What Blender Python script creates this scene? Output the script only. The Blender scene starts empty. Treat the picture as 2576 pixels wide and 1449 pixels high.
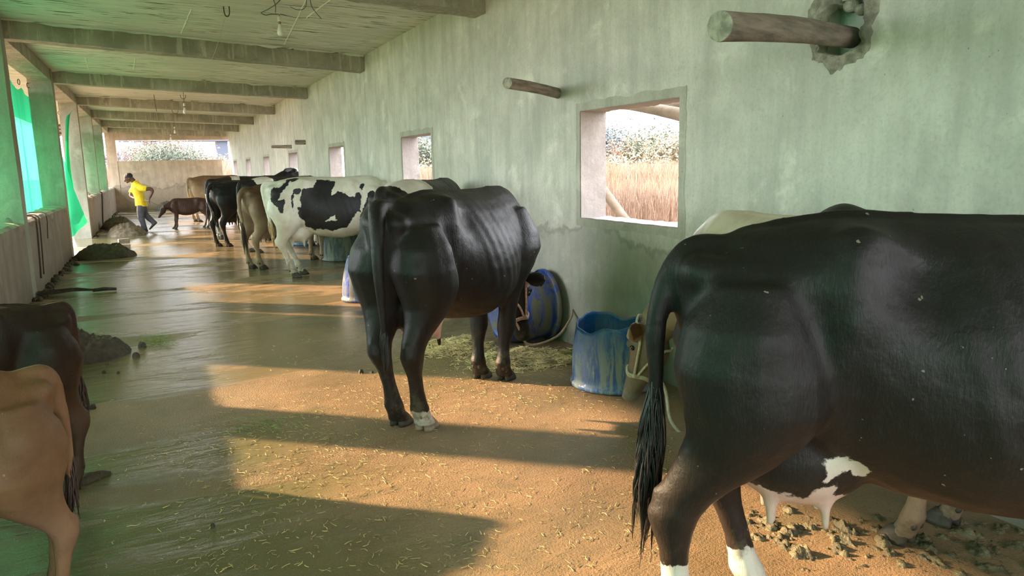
import bpy, bmesh, math, random
import numpy as np
from mathutils import Vector, Matrix, noise
random.seed(7)
scn = bpy.context.scene
COL = scn.collection
PI = math.pi

# ------------------------------------------------------------------ camera
FPX, CX, CY, HC = 1850.0, 1288.0, 724.5, 1.5
def _n(v): v = np.array(v, float); return v/np.linalg.norm(v)
_Y = _n([384-CX, -(435-CY), -FPX])
_D = np.array([1500-CX, -(11500-CY), -FPX]); _D = _D-_Y*(_D@_Y); _Z = -_n(_D)
_X = np.cross(_Y, _Z)
R3 = np.array([_X, _Y, _Z])
CAM = np.array([0, 0, HC])
def on_floor(px, py, z=0.0):
    d = R3@np.array([px-CX, -(py-CY), -FPX]); t = (z-HC)/d[2]; return CAM+t*d
def on_plane(px, py, ax, v):
    d = R3@np.array([px-CX, -(py-CY), -FPX]); t = (v-CAM[ax])/d[ax]; return CAM+t*d
cd = bpy.data.cameras.new('camera'); cam = bpy.data.objects.new('camera', cd); COL.objects.link(cam)
cd.sensor_width = 36; cd.lens = 36*FPX/2576; cd.clip_start = .05; cd.clip_end = 900
M = Matrix.Identity(4)
for i in range(3):
    for j in range(3): M[i][j] = R3[i][j]
M.translation = (0, 0, HC); cam.matrix_world = M
scn.camera = cam

# ------------------------------------------------------------------ material helpers
class NT:
    def __init__(s, name):
        s.m = bpy.data.materials.new(name); s.m.use_nodes = True
        s.t = s.m.node_tree; s.b = s.t.nodes['Principled BSDF']; s.out = s.t.nodes['Material Output']
    def n(s, typ, props=None, **inp):
        nd = s.t.nodes.new(typ)
        for k, v in (props or {}).items(): setattr(nd, k, v)
        for k, v in inp.items(): s.set(nd, k, v)
        return nd
    def set(s, nd, k, v):
        key = int(k[1:]) if (k[0] == 'i' and k[1:].isdigit()) else k.replace('_', ' ')
        sock = nd.inputs[key]
        if isinstance(v, bpy.types.NodeSocket): s.t.links.new(v, sock)
        elif isinstance(v, bpy.types.Node): s.t.links.new(v.outputs[0], sock)
        else: sock.default_value = v
    def math(s, op, a, b=0.0, clamp=False):
        return s.n('ShaderNodeMath', dict(operation=op, use_clamp=clamp), i0=a, i1=b).outputs[0]
    def mix(s, f, a, b, mode='MIX'):
        nd = s.n('ShaderNodeMix', dict(data_type='RGBA', blend_type=mode))
        s.set(nd, 'i0', f)
        for i, v in ((6, a), (7, b)):
            if isinstance(v, (tuple, list)): nd.inputs[i].default_value = tuple(v)+(1,) if len(v) == 3 else v
            else: s.t.links.new(v if isinstance(v, bpy.types.NodeSocket) else v.outputs[0], nd.inputs[i])
        return nd.outputs[2]
    def pos(s, scale=(1, 1, 1), obj=True, rot=(0, 0, 0), loc=(0, 0, 0)):
        tc = s.n('ShaderNodeTexCoord')
        mp = s.n('ShaderNodeMapping', Scale=scale, Rotation=rot, Location=loc)
        s.t.links.new(tc.outputs['Object'], mp.inputs[0]); return mp.outputs[0]
    def noise(s, vec, scale, detail=4, rough=.55, dist=0):
        nd = s.n('ShaderNodeTexNoise', Vector=vec, Scale=scale, Detail=detail, Roughness=rough, Distortion=dist)
        return nd.outputs[0]
    def ramp(s, fac, a, b, smooth=True):
        nd = s.n('ShaderNodeMapRange', dict(interpolation_type='SMOOTHSTEP' if smooth else 'LINEAR'), Value=fac)
        nd.inputs[1].default_value = a; nd.inputs[2].default_value = b
        return nd.outputs[0]
    def bump(s, h, strength=.3, dist=.01, normal=None):
        nd = s.n('ShaderNodeBump', Strength=strength, Distance=dist, Height=h)
        if normal is not None: s.set(nd, 'Normal', normal)
        return nd.outputs[0]
    def done(s, col=None, rough=None, normal=None, **kw):
        if col is not None:
            if isinstance(col, (tuple, list)): s.b.inputs['Base Color'].default_value = tuple(col)+(1,) if len(col) == 3 else col
            else: s.set(s.b, 'Base Color', col)
        if rough is not None: s.set(s.b, 'Roughness', rough)
        if normal is not None: s.set(s.b, 'Normal', normal)
        for k, v in kw.items(): s.set(s.b, k, v)
        return s.m

def simple(name, c, rough=.7, var=.25, scale=6, bump=.15, stretch=(1, 1, 1), **kw):
    t = NT(name); p = t.pos(stretch); n1 = t.noise(p, scale, 5)
    f = t.ramp(n1, .3, .7)
    dark = tuple(x*(1-var) for x in c); lite = tuple(min(1, x*(1+var)) for x in c)
    return t.done(t.mix(f, dark, lite), rough, t.bump(t.noise(p, scale*6, 4), bump, .01), **kw)

MAT = {}
def plaster(name, a, b, damp=True, green=0.0):
    t = NT(name)
    p = t.pos(); ps = t.pos((3.2, 3.2, .45))
    big = t.ramp(t.noise(p, .9, 6, .6), .32, .68)
    streak = t.ramp(t.noise(ps, 2.2, 5, .6), .35, .75)
    c = t.mix(big, a, b)
    c = t.mix(t.math('MULTIPLY', streak, .5), c, tuple(x*.58 for x in a))
    cl = t.ramp(t.noise(p, 3.4, 6, .68, .2), .42, .66)
    c = t.mix(t.math('MULTIPLY', cl, .38), c, tuple(x*.66 for x in a))
    blot = t.ramp(t.noise(p, 2.6, 5, .6, .3), .56, .72)
    c = t.mix(t.math('MULTIPLY', blot, .4), c, tuple(min(1, x*1.35) for x in b))
    grain = t.noise(p, 55, 4, .7)
    c = t.mix(t.math('MULTIPLY', t.ramp(grain, .45, .75), .35), c, tuple(x*.55 for x in a))
    vor = t.n('ShaderNodeTexVoronoi', Vector=p, Scale=9.0).outputs['Distance']
    wob = t.noise(p, 30, 2)
    spot = t.math('LESS_THAN', t.math('ADD', vor, t.math('MULTIPLY', wob, .10)), .088)
    c = t.mix(t.math('MULTIPLY', spot, .6), c, (.16, .13, .08))
    if damp:
        z = t.n('ShaderNodeSeparateXYZ', Vector=p).outputs[2]
        edge = t.math('ADD', z, t.math('MULTIPLY', t.noise(p, 1.4, 5, .65), .9))
        m = t.ramp(edge, 1.42, 1.30)
        c = t.mix(t.math('MULTIPLY', m, .42), c, tuple(x*.55 for x in a))
        line = t.math('MULTIPLY', t.ramp(edge, 1.30, 1.345), t.ramp(edge, 1.40, 1.36))
        c = t.mix(t.math('MULTIPLY', line, .5), c, tuple(x*.42 for x in a))
        low = t.ramp(t.math('ADD', z, t.math('MULTIPLY', t.noise(p, 5, 4), .3)), .45, .1)
        c = t.mix(t.math('MULTIPLY', low, .6), c, (.14, .115, .075))
    nb = t.bump(t.noise(p, 4, 5, .6), .5, .05)
    nb = t.bump(grain, .35, .006, nb)
    return t.done(c, .86, nb)
MAT['wall'] = plaster('cement_plaster', (.49, .50, .42), (.66, .65, .56))
MAT['wallfar'] = plaster('tan_plaster', (.50, .40, .31), (.60, .49, .39))
MAT['sillwall'] = plaster('half_wall_plaster', (.36, .30, .24), (.50, .43, .36))
MAT['pillar'] = plaster('pillar_concrete', (.36, .36, .29), (.46, .46, .37), damp=False)
MAT['trimband'] = plaster('window_band_plaster', (.40, .40, .32), (.50, .49, .40), damp=False)
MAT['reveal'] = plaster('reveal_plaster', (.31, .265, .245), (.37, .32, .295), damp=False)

def board_concrete():
    t = NT('board_marked_concrete')
    p = t.pos(); ps = t.pos((.55, 9, 9)); pd = t.pos((1.3, 17, 17))
    base = t.ramp(t.noise(p, 1.1, 5, .6), .35, .65)
    c = t.mix(base, (.66, .67, .60), (.80, .78, .71))
    st = t.ramp(t.noise(ps, 2.0, 6, .65), .4, .7)
    c = t.mix(t.math('MULTIPLY', st, .5), c, (.50, .49, .42))
    dn = t.noise(pd, 1.6, 3, .5, .4)
    gate = t.ramp(t.noise(p, 1.1, 3), .40, .52)
    dash = t.math('MULTIPLY', t.ramp(dn, .60, .63), gate)
    c = t.mix(t.math('MULTIPLY', dash, .9), c, (.05, .045, .03))
    h = t.math('SUBTRACT', st, t.math('MULTIPLY', dash, 1.6))
    nb = t.bump(h, .7, .012)
    return t.done(c, .9, t.bump(t.noise(p, 45, 3), .3, .006, nb))
MAT['ceil'] = board_concrete()
MAT['drip'] = simple('cement_drip', (.85, .84, .76), .9, .1)
def beam_mat():
    t = NT('streaked_beam_concrete')
    p = t.pos(); ps = t.pos((9, 9, .9))
    c = t.mix(t.ramp(t.noise(p, 2.2, 5), .35, .65), (.27, .255, .205), (.40, .375, .305))
    s = t.ramp(t.noise(ps, 1.6, 4, .6, .5), .52, .66)
    c = t.mix(t.math('MULTIPLY', s, .55), c, (.62, .58, .49))
    s2 = t.ramp(t.noise(p, 3.5, 5, .7, 1), .55, .7)
    c = t.mix(t.math('MULTIPLY', s2, .5), c, (.17, .15, .11))
    return t.done(c, .9, t.bump(t.noise(p, 18, 6, .65, .6), .8, .02))
MAT['beam'] = beam_mat()

def floor_mat():
    t = NT('wet_concrete_floor')
    p = t.pos(); px = t.pos((.45, 1.5, 1))
    c = t.mix(t.ramp(t.noise(p, 1.3, 6, .6), .35, .65), (.235, .150, .082), (.345, .218, .122))
    wetn = t.noise(px, .75, 5, .6, .3)
    wet = t.ramp(wetn, .40, .56)
    sx = t.n('ShaderNodeSeparateXYZ', Vector=p)
    # wetter to the left and far away
    lw = t.math('ADD', t.ramp(sx.outputs[0], 1.1, .1), t.math('MULTIPLY', t.ramp(sx.outputs[1], 4.5, 11), 1.1))
    wetall = t.math('MULTIPLY', wet, t.math('ADD', .35, lw), True)
    damp = t.math('ADD', t.math('MULTIPLY', wetall, .55), t.math('MULTIPLY', t.ramp(sx.outputs[0], .7, .0), .35), True)
    c = t.mix(damp, c, (.105, .115, .055))  # dark green holds both the wetness and the greenish floor shade
    mud = t.ramp(t.noise(p, 3.1, 7, .7, .5), .5, .66)
    c = t.mix(t.math('MULTIPLY', mud, .55), c, (.16, .135, .07))
    grit = t.noise(p, 90, 3, .7)
    c = t.mix(t.math('MULTIPLY', t.ramp(grit, .54, .66), .6), c, (.10, .08, .04))
    c = t.mix(t.math('MULTIPLY', t.ramp(t.noise(p, 30, 5, .75, .5), .56, .68), .45), c, (.15, .12, .06))
    c = t.mix(t.math('MULTIPLY', t.ramp(t.noise(p, 140, 2, .6), .66, .72), .6), c, (.60, .50, .32))
    rgh = t.math('SUBTRACT', .46, t.math('MULTIPLY', wetall, .415))
    rgh = t.math('ADD', rgh, t.math('MULTIPLY', t.math('SUBTRACT', t.noise(p, 6, 4), .5), .10), True)
    hcoarse = t.noise(px, 9, 5, .6, .4)
    rip = t.noise(t.pos((1, 2.6, 1)), 11, 5, .62, .6)
    dry = t.math('SUBTRACT', 1.0, wetall)
    wv = t.noise(t.pos((.55, 2.0, 1)), 2.6, 3, .5, .5)
    nb = t.bump(wv, .30, .05)
    nb = t.bump(t.math('MULTIPLY', hcoarse, t.math('ADD', .30, dry)), .20, .03, nb)
    nb = t.bump(t.math('MULTIPLY', rip, t.math('ADD', .30, dry)), .30, .014, nb)
    nb = t.bump(t.math('MULTIPLY', grit, t.math('ADD', .25, dry)), .7, .010, nb)
    return t.done(c, rgh, nb, Specular_IOR_Level=t.math('ADD', .5, t.math('MULTIPLY', wetall, .45)))
MAT['floor'] = floor_mat()
def ground_mat():
    t = NT('dry_ground'); p = t.pos()
    c = t.mix(t.ramp(t.noise(p, .6, 6, .6), .35, .65), (.22, .15, .085), (.27, .19, .11))
    return t.done(c, .95, t.bump(t.noise(p, 8, 5), .5, .05))
MAT['ground'] = ground_mat()

def net_mat():
    t = NT('green_shade_net'); p = t.pos()
    w = t.noise(t.pos((1, 1, .05)), 3, 3)
    c = t.mix(t.ramp(w, .35, .65), (.02, .36, .16), (.03, .45, .22))
    fine = t.n('ShaderNodeTexWave', dict(wave_type='BANDS', bands_direction='Z'), Vector=p, Scale=14.0, Distortion=.4)
    c = t.mix(t.math('MULTIPLY', t.ramp(fine.outputs['Fac'], .93, 1), .25), c, (.01, .3, .2))
    dif = t.n('ShaderNodeBsdfDiffuse', Color=c); trl = t.n('ShaderNodeBsdfTranslucent', Color=c)
    m1 = t.n('ShaderNodeMixShader', Fac=.62); t.t.links.new(dif.outputs[0], m1.inputs[1]); t.t.links.new(trl.outputs[0], m1.inputs[2])
    tr = t.n('ShaderNodeBsdfTransparent', Color=(.25, .90, .50, 1))
    m2 = t.n('ShaderNodeMixShader', Fac=.09); t.t.links.new(m1.outputs[0], m2.inputs[1]); t.t.links.new(tr.outputs[0], m2.inputs[2])
    t.t.links.new(m2.outputs[0], t.out.inputs[0]); return t.m
MAT['net'] = net_mat()

def coat_mat():
    t = NT('cattle_coat'); p = t.pos()
    a = t.n('ShaderNodeAttribute', dict(attribute_name='tint')).outputs['Color']
    b = t.n('ShaderNodeAttribute', dict(attribute_name='tint2')).outputs['Color']
    f = t.n('ShaderNodeAttribute', dict(attribute_name='patch')).outputs['Fac']
    nz = t.math('MULTIPLY', t.math('SUBTRACT', t.noise(p, 16, 5, .65), .5), .075)
    k = t.ramp(t.math('ADD', f, nz), -.004, .004)
    c = t.mix(k, a, b)
    var = t.ramp(t.noise(p, 5, 5, .6), .3, .75)
    c = t.mix(t.math('MULTIPLY', var, .6), c, t.mix(1.0, c, (.62, .52, .45), 'MULTIPLY'))
    hair = t.noise(t.pos((60, 60, 14)), 2.2, 4, .7)
    c = t.mix(t.math('MULTIPLY', t.ramp(hair, .5, .75), .07), c, (.16, .13, .11))
    z = t.n('ShaderNodeSeparateXYZ', Vector=p).outputs[2]
    d = t.math('MULTIPLY', t.ramp(z, .55, .08), t.ramp(t.noise(p, 9, 5, .7), .48, .62))
    c = t.mix(t.math('MULTIPLY', d, .6), c, (.10, .085, .05))
    sp = t.ramp(t.noise(p, 38, 2, .5), .745, .77)
    c = t.mix(t.math('MULTIPLY', sp, .5), c, (.35, .31, .22))
    nb = t.bump(hair, .4, .006)
    nb = t.bump(t.noise(p, 9, 4, .6), .35, .02, nb)
    return t.done(c, t.math('ADD', .40, t.math('MULTIPLY', var, .16)), nb, Specular_IOR_Level=.24)
MAT['coat'] = coat_mat()
MAT['hoof'] = simple('hoof_horn', (.05, .042, .03), .6, .5, 20)
MAT['hoofpale'] = simple('hoof_pale', (.30, .24, .17), .6, .4, 20)
MAT['eye'] = simple('dark_eye', (.01, .008, .006), .08, .1)
MAT['hairblack'] = simple('black_tail_hair', (.018, .016, .014), .4, .4, 30)
MAT['hairbrown'] = simple('dark_brown_tail_hair', (.05, .03, .02), .5, .4, 30)
MAT['hairblond'] = simple('blond_tail_hair', (.42, .30, .15), .5, .3, 30)
MAT['rope'] = simple('cotton_rope', (.55, .38, .30), .9, .25, 60, .6)
MAT['ropepale'] = simple('pale_rope', (.62, .52, .42), .9, .2, 60, .6)
MAT['ropedark'] = simple('dark_rope', (.10, .065, .045), .9, .3, 60, .6)
MAT['dung'] = simple('fresh_dung', (.055, .046, .026), .55, .45, 14, .9)
MAT['dunglight'] = simple('pale_dung', (.16, .13, .085), .75, .4, 14, .9)
MAT['mud'] = simple('trampled_dung', (.13, .11, .058), .5, .5, 16, .9)
MAT['straw'] = simple('straw', (.50, .38, .17), .8, .45, 9, .1)
MAT['strawdark'] = simple('chopped_straw', (.58, .46, .24), .8, .45, 9, .1)
MAT['brick'] = simple('dull_brick', (.26, .21, .18), .85, .3, 12, .5)
MAT['wood'] = simple('weathered_wood', (.22, .18, .145), .85, .4, 5, .6, (1, 1, 6))
MAT['woodend'] = simple('cut_log_end', (.30, .29, .22), .9, .35, 25, .6)
MAT['woodout'] = simple('pale_outdoor_pole', (.22, .16, .12), .85, .3, 5, .5)
MAT['wire'] = simple('black_wire', (.012, .012, .012), .5, .2)
MAT['plastic_white'] = simple('white_plastic', (.75, .77, .74), .3, .05)
MAT['brass'] = simple('tarnished_brass', (.30, .20, .07), .4, .3, 30, .2, Metallic=.7)
MAT['orange'] = simple('orange_cord', (.75, .30, .03), .7, .2)
MAT['yellow'] = simple('yellow_shirt_cotton', (.78, .62, .03), .85, .10, 8, .3)
MAT['trouser'] = simple('grey_trouser_cloth', (.085, .09, .11), .85, .2, 14, .3)
MAT['skin'] = simple('brown_skin', (.11, .055, .035), .5, .15, 10, .05)
MAT['hair'] = simple('black_hair', (.012, .011, .011), .5, .3, 50, .6)
MAT['shoe'] = simple('dark_shoe', (.05, .045, .045), .5, .2)
MAT['mortar'] = simple('broken_mortar', (.27, .255, .20), .95, .4, 18, 1)
MAT['dark'] = simple('dark_cavity', (.03, .028, .022), .95, .2)
MAT['twig'] = simple('broom_twig', (.07, .055, .04), .8, .5, 12, .2)
MAT['bark'] = simple('tree_bark', (.13, .11, .115), .95, .3, 5, .6)  # bark lightened to paint aerial haze over the trunks
MAT['leafgreen'] = simple('hazy_green_leaves', (.12, .14, .105), .9, .4, .6, 0)  # green paled so distance haze sits in the leaf colour
MAT['leafblue'] = simple('hazy_dark_leaves', (.10, .125, .14), .9, .3, .6, 0)  # bluish haze is mixed into this leaf colour
MAT['leafdry'] = simple('dry_orange_leaves', (.27, .18, .135), .9, .35, .6, 0)
MAT['leafpale'] = simple('pale_yellow_leaves', (.27, .24, .17), .9, .3, .6, 0)
MAT['grassdry'] = simple('dry_tall_grass', (.25, .155, .105), .95, .35, .9, 0)
MAT['grassgreen'] = simple('fallen_green_fodder', (.20, .27, .08), .8, .4, 30, 0)
MAT['farbridge'] = simple('far_concrete_bridge', (.085, .10, .14), .9, .1, .3, 0)
def barrel_mat(name, base, dirt, amt, zlo=.16, zhi=.55):
    t = NT(name); p = t.pos(); ps = t.pos((5, 5, .7))
    c = t.mix(t.ramp(t.noise(p, 2.2, 4), .3, .7), tuple(x*.75 for x in base), tuple(min(1, x*1.25) for x in base))
    z = t.n('ShaderNodeSeparateXYZ', Vector=p).outputs[2]
    grad = t.ramp(t.math('SUBTRACT', z, t.math('MULTIPLY', t.noise(ps, 1.7, 4, .6), .5)), zhi-.25, zlo-.30)
    n2 = t.ramp(t.noise(ps, 2.6, 6, .75, .6), .44, .58)
    n3 = t.ramp(t.noise(p, 5, 6, .75, .6), .50, .60)
    f = t.math('MULTIPLY', t.math('ADD', t.math('MULTIPLY', grad, n2), t.math('MULTIPLY', n3, .28)), amt, True)
    c = t.mix(f, c, dirt)
    return t.done(c, t.math('ADD', .32, t.math('MULTIPLY', f, .45)), t.bump(f, .3, .006))
MAT['blue'] = barrel_mat('blue_plastic_caked', (.022, .115, .38), (.27, .32, .30), .85)
MAT['blue2'] = barrel_mat('blue_plastic_scuffed', (.018, .065, .33), (.17, .16, .10), .95, .1, 1.3)
MAT['greyblue'] = barrel_mat('grey_caked_plastic', (.06, .085, .10), (.24, .25, .20), 1, .2, 1.3)
MAT['blueinside'] = simple('blue_plastic_inside', (.012, .06, .26), .35, .15)

# ------------------------------------------------------------------ object helpers
def tag(o, label=None, cat=None, group=None, kind=None):
    if label: o['label'] = label
    if cat: o['category'] = cat
    if group: o['group'] = group
    if kind: o['kind'] = kind
    return o
def mesh_obj(name, verts, faces, mat, parent=None, smooth=False, mats=None, fmi=None):
    me = bpy.data.meshes.new(name); me.from_pydata([tuple(v) for v in verts], [], faces); me.update()
    o = bpy.data.objects.new(name, me); COL.objects.link(o)
    for m in (mats or [mat]): me.materials.append(m)
    if fmi is not None: me.polygons.foreach_set('material_index', fmi)
    if smooth: me.polygons.foreach_set('use_smooth', [True]*len(me.polygons))
    if parent: o.parent = parent
    return o
def empty(name, loc=(0, 0, 0), rz=0, s=1):
    o = bpy.data.objects.new(name, None); COL.objects.link(o); o.location = loc; o.rotation_euler = (0, 0, rz)
    o.scale = (s, s, s); o.empty_display_size = .1; return o
class MB:
    def __init__(s): s.v = []; s.f = []
    def add(s, v, f):
        b = len(s.v); s.v += [tuple(x) for x in v]; s.f += [tuple(i+b for i in q) for q in f]; return s
    def box(s, a, b):
        x0, y0, z0 = a; x1, y1, z1 = b
        return s.add([(x0, y0, z0), (x1, y0, z0), (x1, y1, z0), (x0, y1, z0), (x0, y0, z1), (x1, y0, z1), (x1, y1, z1), (x0, y1, z1)],
                     [(0, 3, 2, 1), (4, 5, 6, 7), (0, 1, 5, 4), (1, 2, 6, 5), (2, 3, 7, 6), (3, 0, 4, 7)])
    def tube(s, pts, rad, seg=8, cap=True):
        P = [Vector(p) for p in pts]; n = len(P)
        if not hasattr(rad, '__len__'): rad = [rad]*n
        up = Vector((0, 0, 1)); rings = []; prev = None
        for i in range(n):
            d = (P[min(i+1, n-1)]-P[max(i-1, 0)])
            d = d.normalized() if d.length > 1e-9 else Vector((0, 0, 1))
            if prev is None:
                u = d.cross(up if abs(d.z) < .9 else Vector((1, 0, 0))).normalized()
            else: u = (prev-d*prev.dot(d)).normalized()
            prev = u; w = d.cross(u)
            rings.append([P[i]+(u*math.cos(2*PI*k/seg)+w*math.sin(2*PI*k/seg))*rad[i] for k in range(seg)])
        return s.loft(rings, cap)
    def loft(s, rings, cap=True):
        n = len(rings); m = len(rings[0]); v = [p for r in rings for p in r]; f = []
        for i in range(n-1):
            for k in range(m):
                a = i*m+k; b = i*m+(k+1) % m; f.append((a, b, b+m, a+m))
        if cap:
            v.append(sum((Vector(p) for p in rings[0]), Vector())/m); v.append(sum((Vector(p) for p in rings[-1]), Vector())/m)
            c0 = n*m; c1 = c0+1
            for k in range(m):
                f.append((c0, (k+1) % m, k)); f.append((c1, (n-1)*m+k, (n-1)*m+(k+1) % m))
        return s.add(v, f)
    def ball(s, c, r, seg=12, rings=8):
        r = r if hasattr(r, '__len__') else (r, r, r); R = []
        for i in range(1, rings):
            th = PI*i/rings
            R.append([Vector((c[0]+r[0]*math.sin(th)*math.cos(2*PI*k/seg), c[1]+r[1]*math.sin(th)*math.sin(2*PI*k/seg), c[2]+r[2]*math.cos(th))) for k in range(seg)])
        return s.loft(R[::-1])
    def obj(s, name, mat, parent=None, smooth=False): return mesh_obj(name, s.v, s.f, mat, parent, smooth)
def bez(pts, n=16):
    # Catmull-Rom through points
    P = [Vector(p) for p in pts]; P = [P[0]*2-P[1]]+P+[P[-1]*2-P[-2]]; out = []
    for i in range(1, len(P)-2):
        for k in range(n):
            t = k/n; a, b, c, d = P[i-1:i+3]
            out.append(.5*((2*b)+(c-a)*t+(2*a-5*b+4*c-d)*t*t+(3*b-a-3*c+d)*t**3))
    out.append(P[-2]); return out
def remesh(mb, voxel, smooth=8, fac=.5):
    me = bpy.data.meshes.new('tmp'); me.from_pydata(mb.v, [], mb.f); me.update()
    bm = bmesh.new(); bm.from_mesh(me); bmesh.ops.recalc_face_normals(bm, faces=bm.faces); bm.to_mesh(me); bm.free()
    o = bpy.data.objects.new('tmp', me); COL.objects.link(o)
    r = o.modifiers.new('r', 'REMESH'); r.mode = 'VOXEL'; r.voxel_size = voxel
    s = o.modifiers.new('s', 'SMOOTH'); s.factor = fac; s.iterations = smooth
    dg = bpy.context.evaluated_depsgraph_get(); ev = o.evaluated_get(dg)
    out = bpy.data.meshes.new_from_object(ev)
    bpy.data.objects.remove(o); bpy.data.meshes.remove(me)
    # keep largest connected island
    bm = bmesh.new(); bm.from_mesh(out); seen = set(); best = []
    bm.verts.ensure_lookup_table()
    for v in bm.verts:
        if v.index in seen: continue
        st = [v]; seen.add(v.index); isl = []
        while st:
            a = st.pop(); isl.append(a)
            for e in a.link_edges:
                b = e.other_vert(a)
                if b.index not in seen: seen.add(b.index); st.append(b)
        if len(isl) > len(best): best = isl
    if len(best) < len(bm.verts):
        keep = set(v.index for v in best)
        bmesh.ops.delete(bm, geom=[v for v in bm.verts if v.index not in keep], context='VERTS')
    bm.to_mesh(out); bm.free(); out.update()
    return out
def co(me):
    a = np.empty(len(me.vertices)*3); me.vertices.foreach_get('co', a); return a.reshape(-1, 3)
def nrm(me):
    a = np.empty(len(me.vertices)*3); me.vertices.foreach_get('normal', a); return a.reshape(-1, 3)
def setco(me, a): me.vertices.foreach_set('co', a.ravel()); me.update()

# ------------------------------------------------------------------ the building
XR, XL, YB, YF = 3.05, -1.45, -5.0, 34.35
TH = .23
def struct(o, par=None): o['kind'] = 'structure'; return o
# floor, ground
g = MB(); nx, ny = 1, 1
g.box((XL-.35, YB, -.12), (XR, YF, 0)); struct(g.obj('floor', MAT['floor']))
g = MB(); g.box((-160, -120, -.5), (220, 320, -.14)); struct(g.obj('ground', MAT['ground']))
g = MB(); g.box((-3.6, YB, -.3), (XL-.35, YF, -.03)); struct(g.obj('veranda_floor', MAT['sillwall']))
# right wall with window openings
WIN = [(-5.35+.1, -4.1), (-.74, .48), (3.845, 5.07), (8.53, 9.71), (13.08, 14.28), (17.7, 18.88), (22.35, 23.55), (26.9, 28.2), (31.5, 32.7)]
WZ0, WZ1 = 1.07, 1.905
w = MB(); y = YB
ZT = 3.5
HOLE = (2.50, 2.78, 1.98, 2.24)
segs = []
for a, b in WIN:
    if a < YB: continue
    segs.append((y, a)); w.box((XR, a, 0), (XR+TH, b, WZ0)); w.box((XR, a, WZ1), (XR+TH, b, ZT)); y = b
segs.append((y, 34.05))
for a, b in segs:
    if a < HOLE[0] < b:
        w.box((XR, a, 0), (XR+TH, HOLE[0], ZT)); w.box((XR, HOLE[1], 0), (XR+TH, b, ZT))
        w.box((XR, HOLE[0], 0), (XR+TH, HOLE[1], HOLE[2])); w.box((XR, HOLE[0], HOLE[3]), (XR+TH, HOLE[1], ZT))
        w.box((XR+.16, HOLE[0], HOLE[2]), (XR+TH, HOLE[1], HOLE[3]))
    else: w.box((XR, a, 0), (XR+TH, b, ZT))
wr = struct(w.obj('wall_right', MAT['wall']))
# windows: reveal lining and plaster band
wi = 1
for a, b in WIN:
    if a < YB: continue
    root = empty('window_%d' % wi, (XR, (a+b)/2, WZ0)); struct(root); wi += 1
    hw = (b-a)/2; H = WZ1-WZ0
    # lining: an irregular thin plaster sleeve inside the opening
    rng = random.Random(wi); m = MB(); N = 26; K = 4; per = []
    def rect(t, e):
        L = [2*hw, H, 2*hw, H]; tot = sum(L); d = t*tot
        if d < L[0]: return (-hw-e+d/L[0]*(2*hw+2*e), -e)
        d -= L[0]
        if d < L[1]: return (hw+e, -e+d/L[1]*(H+2*e))
        d -= L[1]
        if d < L[2]: return (hw+e-d/L[2]*(2*hw+2*e), H+e)
        d -= L[2]; return (-hw-e, H+e-d/L[3]*(H+2*e))
    NP = 96; ts = sorted(set([i/NP for i in range(NP)]+[0, 2*hw/(4*hw+2*H), .5, (4*hw+H)/(4*hw+2*H)]))
    depth = [0, .08, .16, TH+.004]
    rings = []
    for k, dx in enumerate(depth):
        r = []
        for t in ts:
            jit = noise.noise(Vector((t*60, wi*3.1, k*.7)))*(.003 if k < 3 else .012)
            yy, zz = rect(t, -.006+jit); r.append(Vector((dx-.001, yy, zz)))
        rings.append(r)
    # thickness outward
    rings2 = [[Vector((r.x, *((lambda q: q)(rect(ts[i], .001))))) for i, r in enumerate(rr)] for rr in rings]
    m.loft(rings+rings2[::-1]+[rings[0]], cap=False)
    m.obj('reveal', MAT['reveal'], root)
    m = MB(); outer = []; inner = []; on = []; inn = []
    for i, t in enumerate(ts):
        e = .062+noise.noise(Vector((t*22, wi*5.3, 0)))*.022+noise.noise(Vector((t*70, wi*5.3, 4)))*.008
        yy, zz = rect(t, e); outer.append(Vector((-.004, yy, zz))); on.append(Vector((.001, yy, zz)))
        yy, zz = rect(t, -.001); inner.append(Vector((-.0055, yy, zz)))
    m.loft([on, outer, inner], cap=False)
    m.obj('plaster_band', MAT['trimband'], root)
# far wall, opening above it and a gap at its right end
w = MB(); w.box((-1.25, YF, 0), (2.72, YF+.23, 2.0)); struct(w.obj('wall_far', MAT['wallfar']))
w = MB(); w.box((-1.25, YF-.03, 2.84), (XR+TH, YF+.25, ZT)); struct(w.obj('wall_far_lintel', MAT['wallfar']))
w = MB(); w.box((-1.62, YF-.02, 0), (-1.25, YF+.26, ZT)); struct(w.obj('wall_far_corner_pillar', MAT['wallfar']))
# the half wall on the left (with a doorway gap between y=15.75 and 20.1)
SILL = .95
def halfwall(y0, y1, name):
    n = max(4, int((y1-y0)/.12)); v = []; f = []
    xs = [XL, XL, XL-.05, XL-.17, XL-.30, XL-.35, XL-.35]; zs = [0, SILL-.03, SILL, SILL+.012, SILL, SILL-.03, 0]
    for i in range(n+1):
        y = y0+(y1-y0)*i/n
        for k, (x, z) in enumerate(zip(xs, zs)):
            if k in (1, 2, 3, 4, 5):
                q = noise.noise(Vector((k*.9, y*5, 1)))*.016+noise.noise(Vector((k*.9, y*16, 3)))*.008
                v.append((x+q*.8*(1 if k < 3 else -1 if k > 3 else 0), y, z+q))
            else: v.append((x, y, z))
    m = len(xs)
    for i in range(n):
        for k in range(m-1):
            a = i*m+k; f.append((a, a+m, a+m+1, a+1))
    f.append(tuple(range(m))); f.append(tuple(n*m+k for k in range(m))[::-1])
    return struct(mesh_obj(name, v, f, MAT['sillwall']))
halfwall(YB, 15.72, 'wall_left'); halfwall(20.15, YF, 'wall_left_far')
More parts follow.
